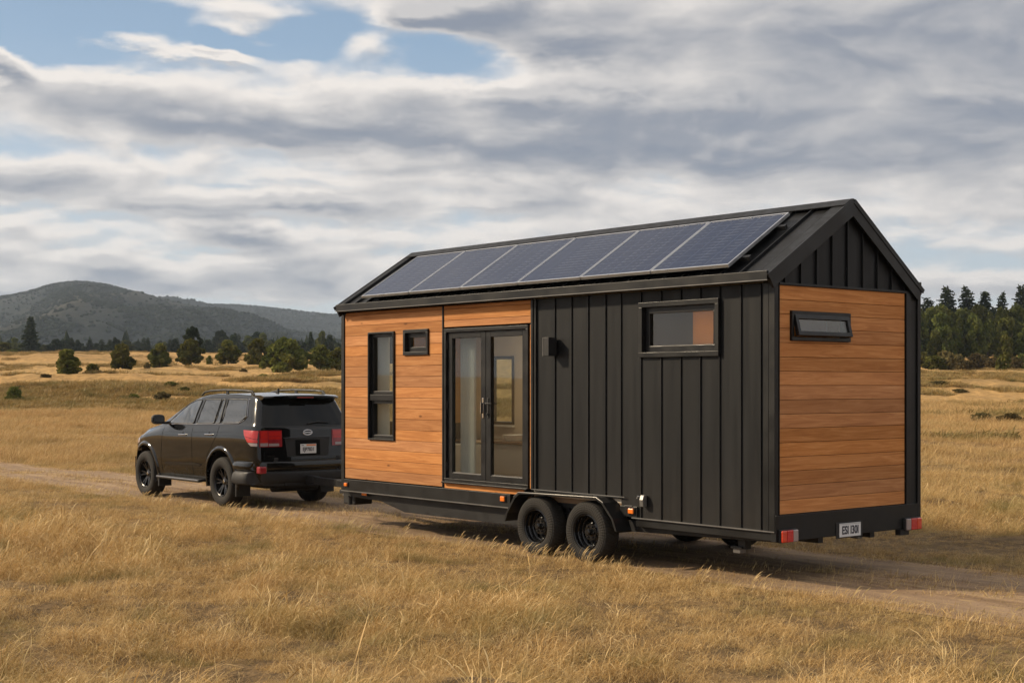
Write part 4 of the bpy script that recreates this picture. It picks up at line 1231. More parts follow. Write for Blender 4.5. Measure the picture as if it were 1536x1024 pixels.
    b = MB(); b.tube(rl_, [.012, .019, .02, .02, .019, .016, .012], 8)
    b.box(.55, .62, s_ * .69, s_ * .71, 1.90, 1.975); b.box(1.45, 1.53, s_ * .68, s_ * .70, 1.92, 1.995)
    b.build('roof_rail', 'black_plastic', C, smooth=True)
# windscreen
b = MB(); rows = []
for i in range(12):
    f_ = i / 11; z = 1.42 + f_ * .42
    xi = np.interp(-z, -zroof[::-1][np.argsort(U[::-1])] if False else -zroof, U)
# (the screen itself follows the body between the pillars)
ks = [i for i, u in enumerate(U) if 2.58 < u < 3.62]
for i in ks:
    row = []
    for j in range(-10, 11):
        y = j / 10 * (ytop[i] - .07)
        jj = int(np.argmin(np.abs(SD[i, 39:, 0] - abs(y)))) + 39
        z = float(np.interp(abs(y), SD[i, 39:, 0][::-1], SD[i, 39:, 1][::-1]))
        row.append((U[i], y, z + .006))
    rows.append(row)
b.add([q_ for r_ in rows for q_ in r_], [(i * 21 + j, i * 21 + j + 1, (i + 1) * 21 + j + 1, (i + 1) * 21 + j) for i in range(len(rows) - 1) for j in range(20)])
b.build('windscreen', 'car_glass', C, smooth=True, angle=180)

# --- rear face
def rear_patch(poly, off=0.004, step=0.06):
    me_ = bmesh.new()
    me_.faces.new([me_.verts.new((0, q_[0], q_[1])) for q_ in poly])
    for ax, no in ((0, (0, 1, 0)), (1, (0, 0, 1))):
        lo = min(q_[ax] for q_ in poly); hi = max(q_[ax] for q_ in poly); v = lo + step
        while v < hi:
            co = (0, v, 0) if ax == 0 else (0, 0, v)
            bmesh.ops.bisect_plane(me_, geom=me_.verts[:] + me_.edges[:] + me_.faces[:], plane_co=co, plane_no=no); v += step
    me_.verts.index_update()
    V = [(car_rear_x(v.co.y, v.co.z) - off, v.co.y, v.co.z) for v in me_.verts]; Fc = [tuple(v.index for v in f.verts) for f in me_.faces]
    me_.free(); return V, Fc
V, Fc = rear_patch(rounded([(-.845, 1.405), (.845, 1.405), (.81, 1.50), (.715, 1.80), (.60, 1.845), (-.60, 1.845), (-.715, 1.80), (-.81, 1.50)], .05), .006)
rg = MB().add(V, Fc).build('rear_window', 'car_rear_glass', C, smooth=True, angle=180)
MB().tube([(car_rear_x(-.02, 1.44) - .03, -.02, 1.435), (car_rear_x(-.2, 1.45) - .025, -.22, 1.462), (car_rear_x(-.45, 1.44) - .02, -.44, 1.448)], .010, 6).build('wiper', 'black_plastic', rg, smooth=True)
# tailgate seam lines
b = MB()
for s_ in (1, -1):
    pts = [(car_rear_x(s_ * y, z) + .001, s_ * y, z) for y, z in [(.80, .83), (.80, .95), (.79, 1.06)]]; b.tube(pts, .004, 5)
b.tube([(car_rear_x(y, .83) + .001, y, .83) for y in np.linspace(-.80, .80, 14)], .005, 5)
b.tube([(car_rear_x(y, 1.385) + .001, y, 1.385) for y in np.linspace(-.80, .80, 14)], .004, 5)
b.build('tailgate_seam', 'dark_void', C, smooth=True)
# spoiler
b = MB(); rows = []
for y in np.linspace(-.735, .735, 23):
    k = abs(y) / .735; zt = 1.937 - .025 * k ** 2; xr = .03 + .13 * k ** 5
    rows.append([(.50, y, zt + .004), (.25, y, zt + .002), (xr, y, zt - .020), (xr - .005, y, zt - .045), (xr + .04, y, zt - .070), (.30, y, zt - .085), (.50, y, zt - .05)])
m_ = 7
b.add([q_ for r_ in rows for q_ in r_], [(i * m_ + j, i * m_ + (j + 1) % m_, (i + 1) * m_ + (j + 1) % m_, (i + 1) * m_ + j) for i in range(22) for j in range(m_)] + [tuple(range(m_)), tuple(22 * m_ + j for j in range(m_))])
sp = b.build('spoiler', 'car_paint', C, smooth=True, angle=40)
MB().box(.02, .04, -.16, .16, 1.868, 1.884).build('brake_light', 'dark_red_lens', sp)
# tail lamps, wrapping on to the side
for s_ in (1, -1):
    ho = None
    for (ya, yb, za, zb, mt) in ((.505, .735, 1.235, 1.315, 'red_lens'), (.515, .735, 1.180, 1.228, 'red_lens'), (.53, .735, 1.125, 1.172, 'dark_red_lens'), (.55, .735, 1.068, 1.112, 'clear_lens'), (.75, .945, 1.195, 1.325, 'red_lens'), (.75, .945, 1.125, 1.187, 'red_lens'), (.75, .935, 1.068, 1.12, 'clear_lens')):
        yb2 = min(yb, tail_half((za + zb) / 2) - .004)
        poly = [(ya, za), (yb2, za), (yb2, zb), (ya, zb)]
        V, Fc = rear_patch(poly, .016, .04)
        if ho is None:
            Vb, Fb = rear_patch([(.49, 1.055), (.90, 1.055), (.90, 1.33), (.49, 1.33)], .008, .04)
            ho = MB().add([(x, s_ * y, z) for x, y, z in Vb], Fb).build('tail_light', 'dark_red_lens', C, smooth=True, angle=180)
        MB().add([(x, s_ * y, z) for x, y, z in V], Fc).build('lens', mt, ho, smooth=True, angle=180)
    for poly, mt in (([(.035, 1.185), (.37, 1.235), (.42, 1.335), (.035, 1.325)], 'red_lens'), ([(.03, 1.125), (.26, 1.13), (.36, 1.228), (.03, 1.178)], 'red_lens'), ([(.03, 1.068), (.16, 1.068), (.25, 1.122), (.03, 1.118)], 'clear_lens')):
        V, Fc = side_patch(rounded(poly, .012, 2), .012, .05)
        MB().add([(x, s_ * y, z) for x, y, z in V], Fc).build('lens', mt, ho, smooth=True, angle=180)
# plate recess, garnish, emblem
V, Fc = rear_patch([(-.44, 1.185), (.44, 1.185), (.40, .885), (-.40, .885)], .006, .08)
ga = MB().add(V, Fc).build('plate_recess', 'black_plastic', C, smooth=True, angle=180)
V, Fc = rear_patch([(-.24, 1.16), (.24, 1.16), (.24, .90), (-.24, .90)], .010, .08)
MB().add(V, Fc).build('recess_back', 'dark_void', ga, smooth=True, angle=180)
MB().tube([(car_rear_x(y, 1.20) - .014, y, 1.205 - .012 * (abs(y) / .46) ** 6) for y in np.linspace(-.46, .46, 17)], .010, 6).build('chrome_strip', 'rim_alloy', ga, smooth=True)
xp = car_rear_x(0, 1.0)
cpz = 1.012
pl = MB().box(xp - .028, xp - .018, -.155, .155, cpz - .08, cpz + .08).build('licence_plate', 'plate_white', C, bevel=.003)
MB().box(xp - .0295, xp - .028, -.145, .04, cpz + .048, cpz + .074).build('plate_band', 'plate_orange', pl)
text_mesh('plate_lettering', 'EJP7831', .088, pl, 'plate_ink', Matrix.Translation((xp - .030, 0, cpz - .012)) @ TXT, squash=.80)
MB().box(xp - .0295, xp - .028, .09, .14, cpz + .052, cpz + .062).build('plate_band', 'plate_ink', pl)
xe = car_rear_x(0, 1.285) - .012
ring = [(xe, .085 * math.cos(a_), 1.285 + .042 * math.sin(a_)) for a_ in np.linspace(0, 2 * math.pi, 25)[:-1]]
em_ = MB().tube(ring, .009, 6, closed=True); em_.tube([(xe - .002, -.095, 1.278), (xe - .004, 0, 1.287), (xe - .002, .095, 1.278)], .008, 6)
em_.build('emblem', 'chrome', C, smooth=True)
# small badge strip at the lower left of the tailgate
b = MB()
for k in range(8): b.box(car_rear_x(.7, .90) - .008, car_rear_x(.7, .90) + .004, .745 - k * .032, .745 - k * .032 - .02, .893, .911)
b.build('badge', 'rim_alloy', C)
# bumper
def bumper(u0, prof, y_half, mat_, name, wrap):
    rows = []
    path = [(wrap, y_half)] + [(wrap * (1 - k / 5) ** 1.5 * .6, y_half - .004 * k) for k in range(1, 5)]
    side = [(wrap, y_half - .005), (wrap * .7, y_half + .002), (wrap * .4, y_half), (.12, y_half - .025), (.03, y_half - .075), (-.035, y_half - .17), (-.075, y_half - .36), (-.09, 0.0)]
    full = side + [(x, -y) for x, y in reversed(side[:-1])]
    for (x, y) in full:
        row = []
        for (o_, z) in prof:
            nx = -1 if abs(y) < y_half - .12 else 0
            L_ = math.hypot(y / y_half, 1)
            if abs(y) > y_half - .05: dx, dy = (-o_ * .3, math.copysign(o_, y))
            elif abs(y) > y_half - .2: dx, dy = (-o_ * .8, math.copysign(o_ * .6, y))
            else: dx, dy = (-o_, 0)
            row.append((x + dx, y + dy, z))
        rows.append(row)
    m_ = len(prof); b = MB()
    b.add([q_ for r_ in rows for q_ in r_], [(i * m_ + j, i * m_ + (j + 1) % m_, (i + 1) * m_ + (j + 1) % m_, (i + 1) * m_ + j) for i in range(len(rows) - 1) for j in range(m_)] + [tuple(range(m_)), tuple((len(rows) - 1) * m_ + j for j in range(m_))])
    o_ = b.build(name, mat_, C, smooth=True, angle=50); o_.modifiers.new('sub', 'SUBSURF').levels = 1; o_.modifiers['sub'].render_levels = 2
    return o_
bumper(0, [(-.10, .80), (.005, .815), (.028, .79), (.03, .70), (.022, .665), (-.1, .655)], .965, 'car_paint', 'rear_bumper', .68)
bumper(0, [(-.12, .66), (.012, .655), (.020, .60), (.012, .50), (-.02, .43), (-.14, .40)], .965, 'black_plastic', 'bumper_skirt', .66)
for s_ in (1, -1):
    MB().box(-.075, .05, s_ * .80, s_ * .935, .615, .735).build('reflector', 'dark_red_lens', C, bevel=.02)
    b = MB(); b.box(.66, .70, s_ * .70, s_ * .97, .20, .50); b.build('mud_flap', 'black_plastic', C, bevel=.004)
    b = MB(); b.box(3.60, 3.64, s_ * .72, s_ * .97, .22, .46); b.build('mud_flap', 'black_plastic', C, bevel=.004)
# underside, silencer, tow bar
b = MB(); b.box(.3, 4.6, -.60, .60, .34, .42); b.tube([(.35, -.4, .38), (.35, .45, .38)], .11, 16); b.tube([(1.2, -.8, .40), (1.2, .8, .40)], .06, 12); b.tube([(4.2, -.8, .40), (4.2, .8, .40)], .05, 12)
b.build('undercarriage', 'chassis_paint', C)
b = MB(); b.box(-.25, .3, -.04, .04, .40, .48); b.box(-.32, -.08, -.055, .055, .395, .425); b.lathe([(0, 0), (.025, 0), (.025, .09), (0, .09)], n=14, closed=False); 
b.box(-.06, .02, -.45, .45, .40, .455)
b.build('tow_bar', 'chassis_paint', C, bevel=.004)
# antenna fin
b = MB(); b.prism([(.92, 1.94), (1.10, 1.945), (1.0, 1.965), (.935, 2.03), (.915, 2.03)], -.016, .016, 'y'); b.build('antenna', 'black_plastic', C, bevel=.008)

def car_wheel(x, s_):
    w = empty('wheel', (x, s_ * .845, .425)); w.parent = C
    if s_ < 0: w.rotation_euler = (0, 0, math.pi)
    MB().lathe(tyre_prof(.425, .255, .285), n=60).build('tyre', 'tyre_rubber', w, smooth=True, angle=60)
    b = MB()
    b.lathe([(.256, -.10), (.256, .112), (.246, .122), (.236, .115), (.228, .05), (.222, -.10)], n=56)
    n = 6
    for k in range(n):
        for dth in (-.17, .17):
            th = 2 * math.pi * k / n + dth; thi = 2 * math.pi * k / n + dth * .55
            def pt(r, a_, off, y): return (r * math.cos(a_) - off * math.sin(a_), y, r * math.sin(a_) + off * math.cos(a_))
            P = [pt(.05, thi, -.016, .055), pt(.05, thi, .016, .055), pt(.235, th, .013, .098), pt(.235, th, -.013, .098)]
            b.hexa([(p_[0], p_[1] - .035, p_[2]) for p_ in P] + P)
    b.lathe([(0, .03), (0, .072), (.035, .072), (.045, .062), (.085, .056), (.09, .03)], n=30, closed=False)
    b.build('rim', 'rim_alloy', w, bevel=.003, smooth=True, angle=35)
    MB().lathe([(0, -.02), (.17, -.02), (.17, -.0), (0, -.0)], n=36, closed=False).build('brake_disc', 'rim_black', w)
    MB().lathe([(0, .072), (.0, .080), (.026, .079), (.03, .072)], n=18, closed=False).build('hub', 'chrome', w, smooth=True)
for x in (1.2, 4.2):
    for s_ in (1, -1): car_wheel(x, s_)
# headlamp edge and front bumper seen from the side
for s_ in (1, -1):
    V, Fc = side_patch(rounded([(4.44, 1.02), (4.74, .93), (4.80, 1.02), (4.62, 1.13), (4.46, 1.14)], .02), .006)
    MB().add([(x, s_ * y, z) for x, y, z in V], Fc).build('headlight', 'clear_lens', C, smooth=True, angle=180)
b = MB()
rows = []
for y in np.linspace(-.88, .88, 21):
    k = abs(y) / .88; x = 4.99 - .16 * k ** 3
    rows.append([(x - .2, y, .40), (x - .03, y, .42), (x, y, .55), (x - .01, y, .72), (x - .2, y, .75)])
b.add([q_ for r_ in rows for q_ in r_], [(i * 5 + j, i * 5 + (j + 1) % 5, (i + 1) * 5 + (j + 1) % 5, (i + 1) * 5 + j) for i in range(20) for j in range(5)] + [tuple(range(5)), tuple(100 + j for j in range(5))])
b.build('front_bumper', 'car_paint', C, smooth=True, angle=50)

# ================================================================== VEGETATION
def tuft_mesh(name, n, rad, hmin, hmax, width, lean, segs=4, seed=1, heads=0.3, matn='dry_grass'):
    r_ = np.random.default_rng(seed)
    V = []; Fc = []; hh = []; rr_ = []
    for i in range(n):
        a_ = r_.uniform(0, 2 * math.pi); q_ = rad * math.sqrt(r_.random())
        bx, by = q_ * math.cos(a_), q_ * math.sin(a_)
        L = r_.uniform(hmin, hmax); w = width * r_.uniform(.6, 1.3)
        head = r_.random() < heads
        ld = r_.normal(0.0, 0.95)                      # bending direction around +x
        k = lean * r_.uniform(.3, 1.6)
        if r_.random() < .18: ld = r_.uniform(0, 2 * math.pi)
        dirx, diry = math.cos(ld), math.sin(ld)
        fa = r_.uniform(0, math.pi); wx, wy = math.cos(fa), math.sin(fa)
        br = r_.random(); base = len(V); x, y, z = bx, by, -0.03
        ang = k * .25
        for s_ in range(segs + 1):
            f_ = s_ / segs
            if head: ww = w * (0.45 if f_ < .7 else (1.5 if f_ < .95 else .3))
            else: ww = w * (1 - f_ * .85)
            V.append((x - wx * ww / 2, y - wy * ww / 2, z)); V.append((x + wx * ww / 2, y + wy * ww / 2, z))
            hh += [f_, f_]; rr_ += [br, br]
            ang += k * (.35 + .5 * f_) + r_.normal(0, .08)
            st = L / segs
            x += math.sin(ang) * dirx * st; y += math.sin(ang) * diry * st; z += math.cos(ang) * st
        for s_ in range(segs):
            a0 = base + 2 * s_; Fc.append((a0, a0 + 1, a0 + 3, a0 + 2))
    return mesh_with_attrs(name, V, Fc, hh, rr_, matn)
def mesh_with_attrs(name, V, Fc, hh, rr_, matn):
    me = bpy.data.meshes.new(name)
    V = np.asarray(V, np.float32); Fc = np.asarray(Fc, np.int32)
    me.vertices.add(len(V)); me.vertices.foreach_set('co', V.ravel())
    k = Fc.shape[1]
    me.loops.add(Fc.size); me.loops.foreach_set('vertex_index', Fc.ravel())
    me.polygons.add(len(Fc)); me.polygons.foreach_set('loop_start', np.arange(0, Fc.size, k, dtype=np.int32))
    me.update(calc_edges=True); me.validate()
    for an, dat in (('h', hh), ('r', rr_)):
        if dat is not None:
            at = me.attributes.new(an, 'FLOAT', 'POINT'); at.data.foreach_set('value', np.asarray(dat, np.float32))
    me.materials.append(M[matn])
    return me

def scatter(name, pts, rot, scl, idx, sources, label, parent_coll=None):
    src = bpy.data.collections.new(name + '_kinds')
    for i, me in enumerate(sources):
        src.objects.link(bpy.data.objects.new('%s_kind_%02d' % (name, i), me))
    me = bpy.data.meshes.new(name)
    pts = np.asarray(pts, np.float32)
    me.vertices.add(len(pts)); me.vertices.foreach_set('co', pts.ravel())
    a_ = me.attributes.new('rot', 'FLOAT_VECTOR', 'POINT'); a_.data.foreach_set('vector', np.asarray(rot, np.float32).ravel())
    a_ = me.attributes.new('scl', 'FLOAT_VECTOR', 'POINT'); a_.data.foreach_set('vector', np.asarray(scl, np.float32).ravel())
    a_ = me.attributes.new('idx', 'INT', 'POINT'); a_.data.foreach_set('value', np.asarray(idx, np.int32))
    o_ = bpy.data.objects.new(name, me); col.objects.link(o_)
    ng = bpy.data.node_groups.new(name + '_scatter', 'GeometryNodeTree')
    ng.interface.new_socket('Geometry', in_out='INPUT', socket_type='NodeSocketGeometry')
    ng.interface.new_socket('Geometry', in_out='OUTPUT', socket_type='NodeSocketGeometry')
    N = NT(ng); a = N.n('NodeGroupInput'); z = N.n('NodeGroupOutput')
    ci = N.n('GeometryNodeCollectionInfo'); ci.inputs['Collection'].default_value = src
    ci.inputs['Separate Children'].default_value = True; ci.inputs['Reset Children'].default_value = True
    ip = N.n('GeometryNodeInstanceOnPoints')
    def attr(nm_, ty):
        q_ = N.n('GeometryNodeInputNamedAttribute', data_type=ty); q_.inputs[0].default_value = nm_
        return [s_ for s_ in q_.outputs if s_.enabled and s_.name == 'Attribute'][0]
    L = ng.links
    L.new(a.outputs[0], ip.inputs['Points']); L.new(ci.outputs[0], ip.inputs['Instance'])
    ip.inputs['Pick Instance'].default_value = True
    L.new(attr('idx', 'INT'), ip.inputs['Instance Index'])
    e2r = N.n('FunctionNodeEulerToRotation'); L.new(attr('rot', 'FLOAT_VECTOR'), e2r.inputs[0]); L.new(e2r.outputs[0], ip.inputs['Rotation'])
    L.new(attr('scl', 'FLOAT_VECTOR'), ip.inputs['Scale']); L.new(ip.outputs[0], z.inputs[0])
    md = o_.modifiers.new('scatter', 'NODES'); md.node_group = ng
    tag(o_, label, kind='stuff')
    return o_

def wedge_points(n, d0, d1, umax=0.40, power=1.0):
    d = np.sqrt(rng.uniform(d0 ** 2, d1 ** 2, n)); th = rng.uniform(-umax, umax, n)
    return np.sin(th) * d, np.cos(th) * d
def off_road(x, y, near=1.5, far=1.75):
    lx, ly = to_local(x, y)
    e = fbm(lx / 1.3, ly * 0 + 3.3, 3) * .5
    return (ly > near + e) | (ly < -(far + e))

# close grass
kinds = [tuft_mesh('grass_tuft', 84, .15, .08, .24, .0036, 1.15, 4, 10 + i, .35) for i in range(6)] + \
        [tuft_mesh('grass_tuft', 30, .12, .20, .36, .0036, .75, 5, 30 + i, .7) for i in range(3)]
x, y = wedge_points(50000, 6.5, 32, .52)
lx, ly = to_local(x, y)
dens = (1.0 - .45 * ss(np.hypot(x, y), 14, 30)) * np.clip(1.05 + 2.4 * fbm(x / .8 + 3, y / .8, 3), .25, 1)
keep = off_road(x, y, 1.72, 1.85) & (rng.random(len(x)) < dens)
x, y = x[keep], y[keep]; lx, ly = lx[keep], ly[keep]
n = len(x)
patch = 1.0 * fbm(x / 1.5, y / 1.5, 3) + .9 * fbm(x / .5 + 7, y / .5, 2)
s_ = rng.uniform(.6, 1.3, n) * (1.0 + patch * 2.2)
edge_ = np.clip((np.abs(ly) - 1.5) * .22 + .28, .28, 1.0); s_ *= edge_ * .92
sz = s_ * (1 + patch * .5)
idx = np.where(rng.random(n) < .84 , rng.integers(0, 6, n), rng.integers(6, 9, n))
rot = np.stack([rng.normal(0, .12, n), rng.normal(0, .12, n), rng.normal(.15, .8, n)], 1)
scatter('grass', np.stack([x, y, ground_z(x, y)], 1), rot, np.stack([s_, s_, sz], 1), idx, kinds, 'tall dry windblown grass in front of the track')

# middle distance
kinds2 = [tuft_mesh('grass_tuft', 60, .42, .16, .42, .011, .8, 3, 50 + i, .3, 'field_grass') for i in range(4)]
x, y = wedge_points(46000, 30, 95, .43)
keep = off_road(x, y, 1.6, 1.8); x, y = x[keep], y[keep]; n = len(x)
patch = fbm(x / 4, y / 4, 3)
s_ = rng.uniform(.5, 1.2, n) * (1 + patch * 2.2) * (0.55 + .35 * ss(np.hypot(x, y), 30, 90))
rot = np.stack([rng.normal(0, .1, n), rng.normal(0, .1, n), rng.normal(.15, .6, n)], 1)
scatter('field_grass', np.stack([x, y, ground_z(x, y)], 1), rot, np.stack([s_ * 1.2, s_ * 1.2, s_], 1), rng.integers(0, 4, n), kinds2, 'dry pale grass covering the field beyond the track')

# sparse growth on the track: crown between the ruts, verges
kinds3 = [tuft_mesh('grass_tuft', 26, .10, .03, .10, .004, 1.1, 3, 80 + i, .2) for i in range(3)]
n = 12000
lxr = rng.uniform(-8, 50, n)
pick = rng.random(n)
lyr = np.where(pick < .5, rng.normal(0, .33, n), np.where(pick < .8, 1.55 - np.abs(rng.normal(0, .30, n)), -1.70 + np.abs(rng.normal(0, .30, n))))
g2 = fbm(lxr / 1.1, lyr / .4, 3); kp = g2 > -.10
lxr, lyr = lxr[kp], lyr[kp]; n = len(lxr)
x = OO[0] + lxr * Fv[0] + lyr * Nv[0]; y = OO[1] + lxr * Fv[1] + lyr * Nv[1]
s_ = rng.uniform(.7, 1.9, n)
scatter('track_grass', np.stack([x, y, ground_z(x, y) + .008], 1), np.stack([rng.normal(0, .2, n), rng.normal(0, .2, n), rng.normal(.3, .7, n)], 1), np.stack([s_, s_, s_], 1), rng.integers(0, 3, n), kinds3, 'short sparse grass between and beside the wheel ruts')

# low growth creeping over both edges of the track
kinds6 = [tuft_mesh('grass_tuft', 44, .13, .04, .15, .0045, 1.1, 3, 180 + i, .3) for i in range(4)]
n = 17000
lxr = rng.uniform(-9, 46, n)
lyr = np.where(rng.random(n) < .62, 1.02 + rng.gamma(2.6, .33, n), -1.22 - rng.gamma(2.4, .33, n))
g2 = fbm(lxr / .9 + 20, lyr / .5, 4); lim = np.where(lyr > 0, lyr - 1.35, -lyr - 1.5)
kp = (g2 + lim * .55 > -.02) & (np.abs(lyr) < 2.9)
lxr, lyr = lxr[kp], lyr[kp]; n = len(lxr)
x = OO[0] + lxr * Fv[0] + lyr * Nv[0]; y = OO[1] + lxr * Fv[1] + lyr * Nv[1]
s_ = rng.uniform(.4, .95, n)
scatter('verge_grass', np.stack([x, y, ground_z(x, y) + .005], 1), np.stack([rng.normal(0, .2, n), rng.normal(0, .2, n), rng.normal(.2, .8, n)], 1), np.stack([s_, s_, s_], 1), rng.integers(0, 4, n), kinds6, 'low matted grass creeping over the edges of the track')

# seed heads standing by the wheels at the edge of the track
def stalk_mesh(seed):
    r_ = np.random.default_rng(seed); V = []; Fc = []; hh = []; rr_ = []
    for i in range(7):
        x, y, z = r_.normal(0, .07), r_.normal(0, .07), 0
        L = r_.uniform(.20, .36); ang = r_.uniform(.1, .4); ld = r_.normal(0, .5); segs = 8; fa = r_.uniform(0, math.pi)
        base = len(V); br = .7 + .3 * r_.random()
        for s_ in range(segs + 1):
            f_ = s_ / segs; ww = .0035 if f_ < .62 else .011 * math.sin(math.pi * min(1, (f_ - .55) / .45)) + .002
            V += [(x - math.cos(fa) * ww / 2, y - math.sin(fa) * ww / 2, z), (x + math.cos(fa) * ww / 2, y + math.sin(fa) * ww / 2, z)]
            hh += [f_, f_]; rr_ += [br, br]
            ang += .05 + .16 * f_ ** 2 * 1.4
            x += math.sin(ang) * math.cos(ld) * L / segs; y += math.sin(ang) * math.sin(ld) * L / segs; z += math.cos(ang) * L / segs
        for s_ in range(segs): a0 = base + 2 * s_; Fc.append((a0, a0 + 1, a0 + 3, a0 + 2))
    return mesh_with_attrs('stalk', V, Fc, hh, rr_, 'dry_grass')
kinds4 = [stalk_mesh(90 + i) for i in range(4)]
n = 170
lxr = np.concatenate([rng.uniform(-3, 18, n // 2), rng.normal(2.4, .9, n // 8), rng.normal(4.3, .5, n // 16), rng.normal(10.5, 1.6, n // 4)]); n = len(lxr)
lyr = 1.52 + np.abs(rng.normal(0, .22, n))
x = OO[0] + lxr * Fv[0] + lyr * Nv[0]; y = OO[1] + lxr * Fv[1] + lyr * Nv[1]
s_ = rng.uniform(.35, .8, n)
scatter('seed_stalks', np.stack([x, y, ground_z(x, y)], 1), np.stack([rng.normal(0, .1, n), rng.normal(0, .1, n), rng.normal(.0, .5, n)], 1), np.stack([s_, s_, s_], 1), rng.integers(0, 4, n), kinds4, 'bent seed heads along the near edge of the track')

# ------------------------------------------------------------------ trees
def leaf_cloud(r_, centres, n_leaf, size, flat=.75):
    V = []; rr_ = []
    P = []
    for (c_, rad, w) in centres:
        k = int(n_leaf * w)
        d = r_.normal(size=(k, 3)); d /= np.linalg.norm(d, axis=1)[:, None]
        q_ = np.cbrt(r_.uniform(.25, 1.1, k))[:, None]
        P.append((np.array(c_) + d * q_ * np.array(rad), np.full(k, r_.random())))
    pos = np.concatenate([p_[0] for p_ in P]); cl = np.concatenate([p_[1] for p_ in P]); k = len(pos)
    a_ = r_.normal(size=(k, 3)); a_ /= np.linalg.norm(a_, axis=1)[:, None]
    b_ = np.cross(a_, r_.normal(size=(k, 3))); b_ /= np.linalg.norm(b_, axis=1)[:, None]
    s_ = size * r_.uniform(.55, 1.35, k)[:, None]
    Q = np.stack([pos - a_ * s_ - b_ * s_ * .6, pos + a_ * s_ * .8 - b_ * s_ * .6, pos + a_ * s_ + b_ * s_ * .6, pos - a_ * s_ * .7 + b_ * s_ * .6], 1).reshape(-1, 3)
    rr_ = np.repeat(np.clip(cl * .6 + r_.random(k) * .4, 0, 1), 4)
    F_ = np.arange(4 * k).reshape(-1, 4)
    return Q, F_, rr_
def bush_tree(name, h, wd, seed, matn, n_leaf=5200, trunk_h=.16, low=.06, size=.16):
    r_ = np.random.default_rng(seed)
    cen = []
    nb = 46
    for i in range(nb):
        f_ = r_.random() ** .85; z = h * (low + trunk_h * .3 + (1 - low - trunk_h * .3 - .1) * f_)
        prof = math.sin(math.pi * min(1, (.18 + .78 * f_))) ** .6
        a_ = r_.uniform(0, 2 * math.pi); q_ = wd / 2 * prof * math.sqrt(r_.uniform(.1, .95)) * (.78 + .22 * math.sin(2 * a_ + seed)) * (1 - .25 * (f_ > .8))
        rd = wd * (r_.uniform(.06, .20) if i % 3 else r_.uniform(.04, .09)); q_ *= 1.0 if i % 3 else 1.22
        cen.append(((q_ * math.cos(a_), q_ * math.sin(a_), z), (rd, rd, rd * .8), 1 / nb))
    V, F_, rr_ = leaf_cloud(r_, cen, n_leaf, size)
    crown = mesh_with_attrs('crown', V, F_, None, rr_, matn)
    t = MB(); t.tube([(0, 0, -.3), (.03 * h, 0, h * .15), (.0, .02 * h, h * .4), (.02, 0, h * .7)], [h * .028, h * .022, h * .015, h * .006], 8)
    for i in range(7):
        a_ = r_.uniform(0, 2 * math.pi); z0 = h * r_.uniform(.12, .45)
        t.tube([(0, 0, z0), (wd * .2 * math.cos(a_), wd * .2 * math.sin(a_), z0 + h * .12), (wd * .38 * math.cos(a_), wd * .38 * math.sin(a_), z0 + h * .28)], [h * .011, h * .008, h * .003], 6)
    trunk = t.build('trunk', 'bark', None, smooth=True).data
    bpy.data.objects.remove([o_ for o_ in bpy.data.objects if o_.data == trunk][0])
    return (name, trunk, crown)
def conifer(name, h, wd, seed, open_=.0, n_lev=24, matn='leaf_conifer', full=False):
    r_ = np.random.default_rng(seed)
    P = []; rr_ = []
    for i in range(n_lev):
        f_ = i / (n_lev - 1); z = h * (.07 + .91 * f_)
        L = wd / 2 * ((1 - f_) ** (.8 if not full else .55)) * r_.uniform(.72, 1.1) + .06 * wd
        nb = int(5 + 8 * (1 - f_))
        for k in range(nb):
            if r_.random() < open_: continue
            a_ = 2 * math.pi * k / nb + r_.uniform(-.3, .3); Lk = L * r_.uniform(.65, 1.15); cr = r_.random()
            m_ = max(5, int(26 * Lk / (wd / 2)) + 4)
            tt = r_.uniform(.08, 1, m_); dr = .10 * h / n_lev * 6 * tt ** 2 * r_.uniform(.6, 1.2)
            px = np.cos(a_) * tt * Lk; py = np.sin(a_) * tt * Lk; pz = z - dr * .8 + .05 * h * .3 * tt
            sp = (.05 * wd * (1.25 - tt))
            P.append(np.stack([px + r_.normal(0, 1, m_) * sp, py + r_.normal(0, 1, m_) * sp, pz + r_.normal(0, 1, m_) * sp * .5], 1)); rr_.append(np.full(m_, cr))
    pos = np.concatenate(P); cl = np.concatenate(rr_); k = len(pos)
    out = pos.copy(); out[:, 2] = -.3 * np.hypot(pos[:, 0], pos[:, 1]); out /= np.maximum(np.linalg.norm(out, axis=1), .01)[:, None]
    a_ = out + r_.normal(0, .45, (k, 3)); a_ /= np.linalg.norm(a_, axis=1)[:, None]
    b_ = np.cross(a_, r_.normal(size=(k, 3))); b_ /= np.linalg.norm(b_, axis=1)[:, None]
    s_ = (.022 * h + .10) * r_.uniform(.5, 1.2, k)[:, None]
    Q = np.stack([pos - a_ * s_ - b_ * s_ * .35, pos + a_ * s_ - b_ * s_ * .35, pos + a_ * s_ * 1.1 + b_ * s_ * .35, pos - a_ * s_ + b_ * s_ * .35], 1).reshape(-1, 3)
    crown = mesh_with_attrs('crown', Q, np.arange(4 * k).reshape(-1, 4), None, np.repeat(np.clip(cl * .5 + r_.random(k) * .5, 0, 1), 4), matn)
    t = MB(); t.tube([(0, 0, -.5), (0, 0, h * .5), (0, 0, h * .97)], [h * .022, h * .013, h * .003], 8)
    ob = t.build('trunk', 'bark', None, smooth=True); trunk = ob.data; bpy.data.objects.remove(ob)
    return (name, trunk, crown)

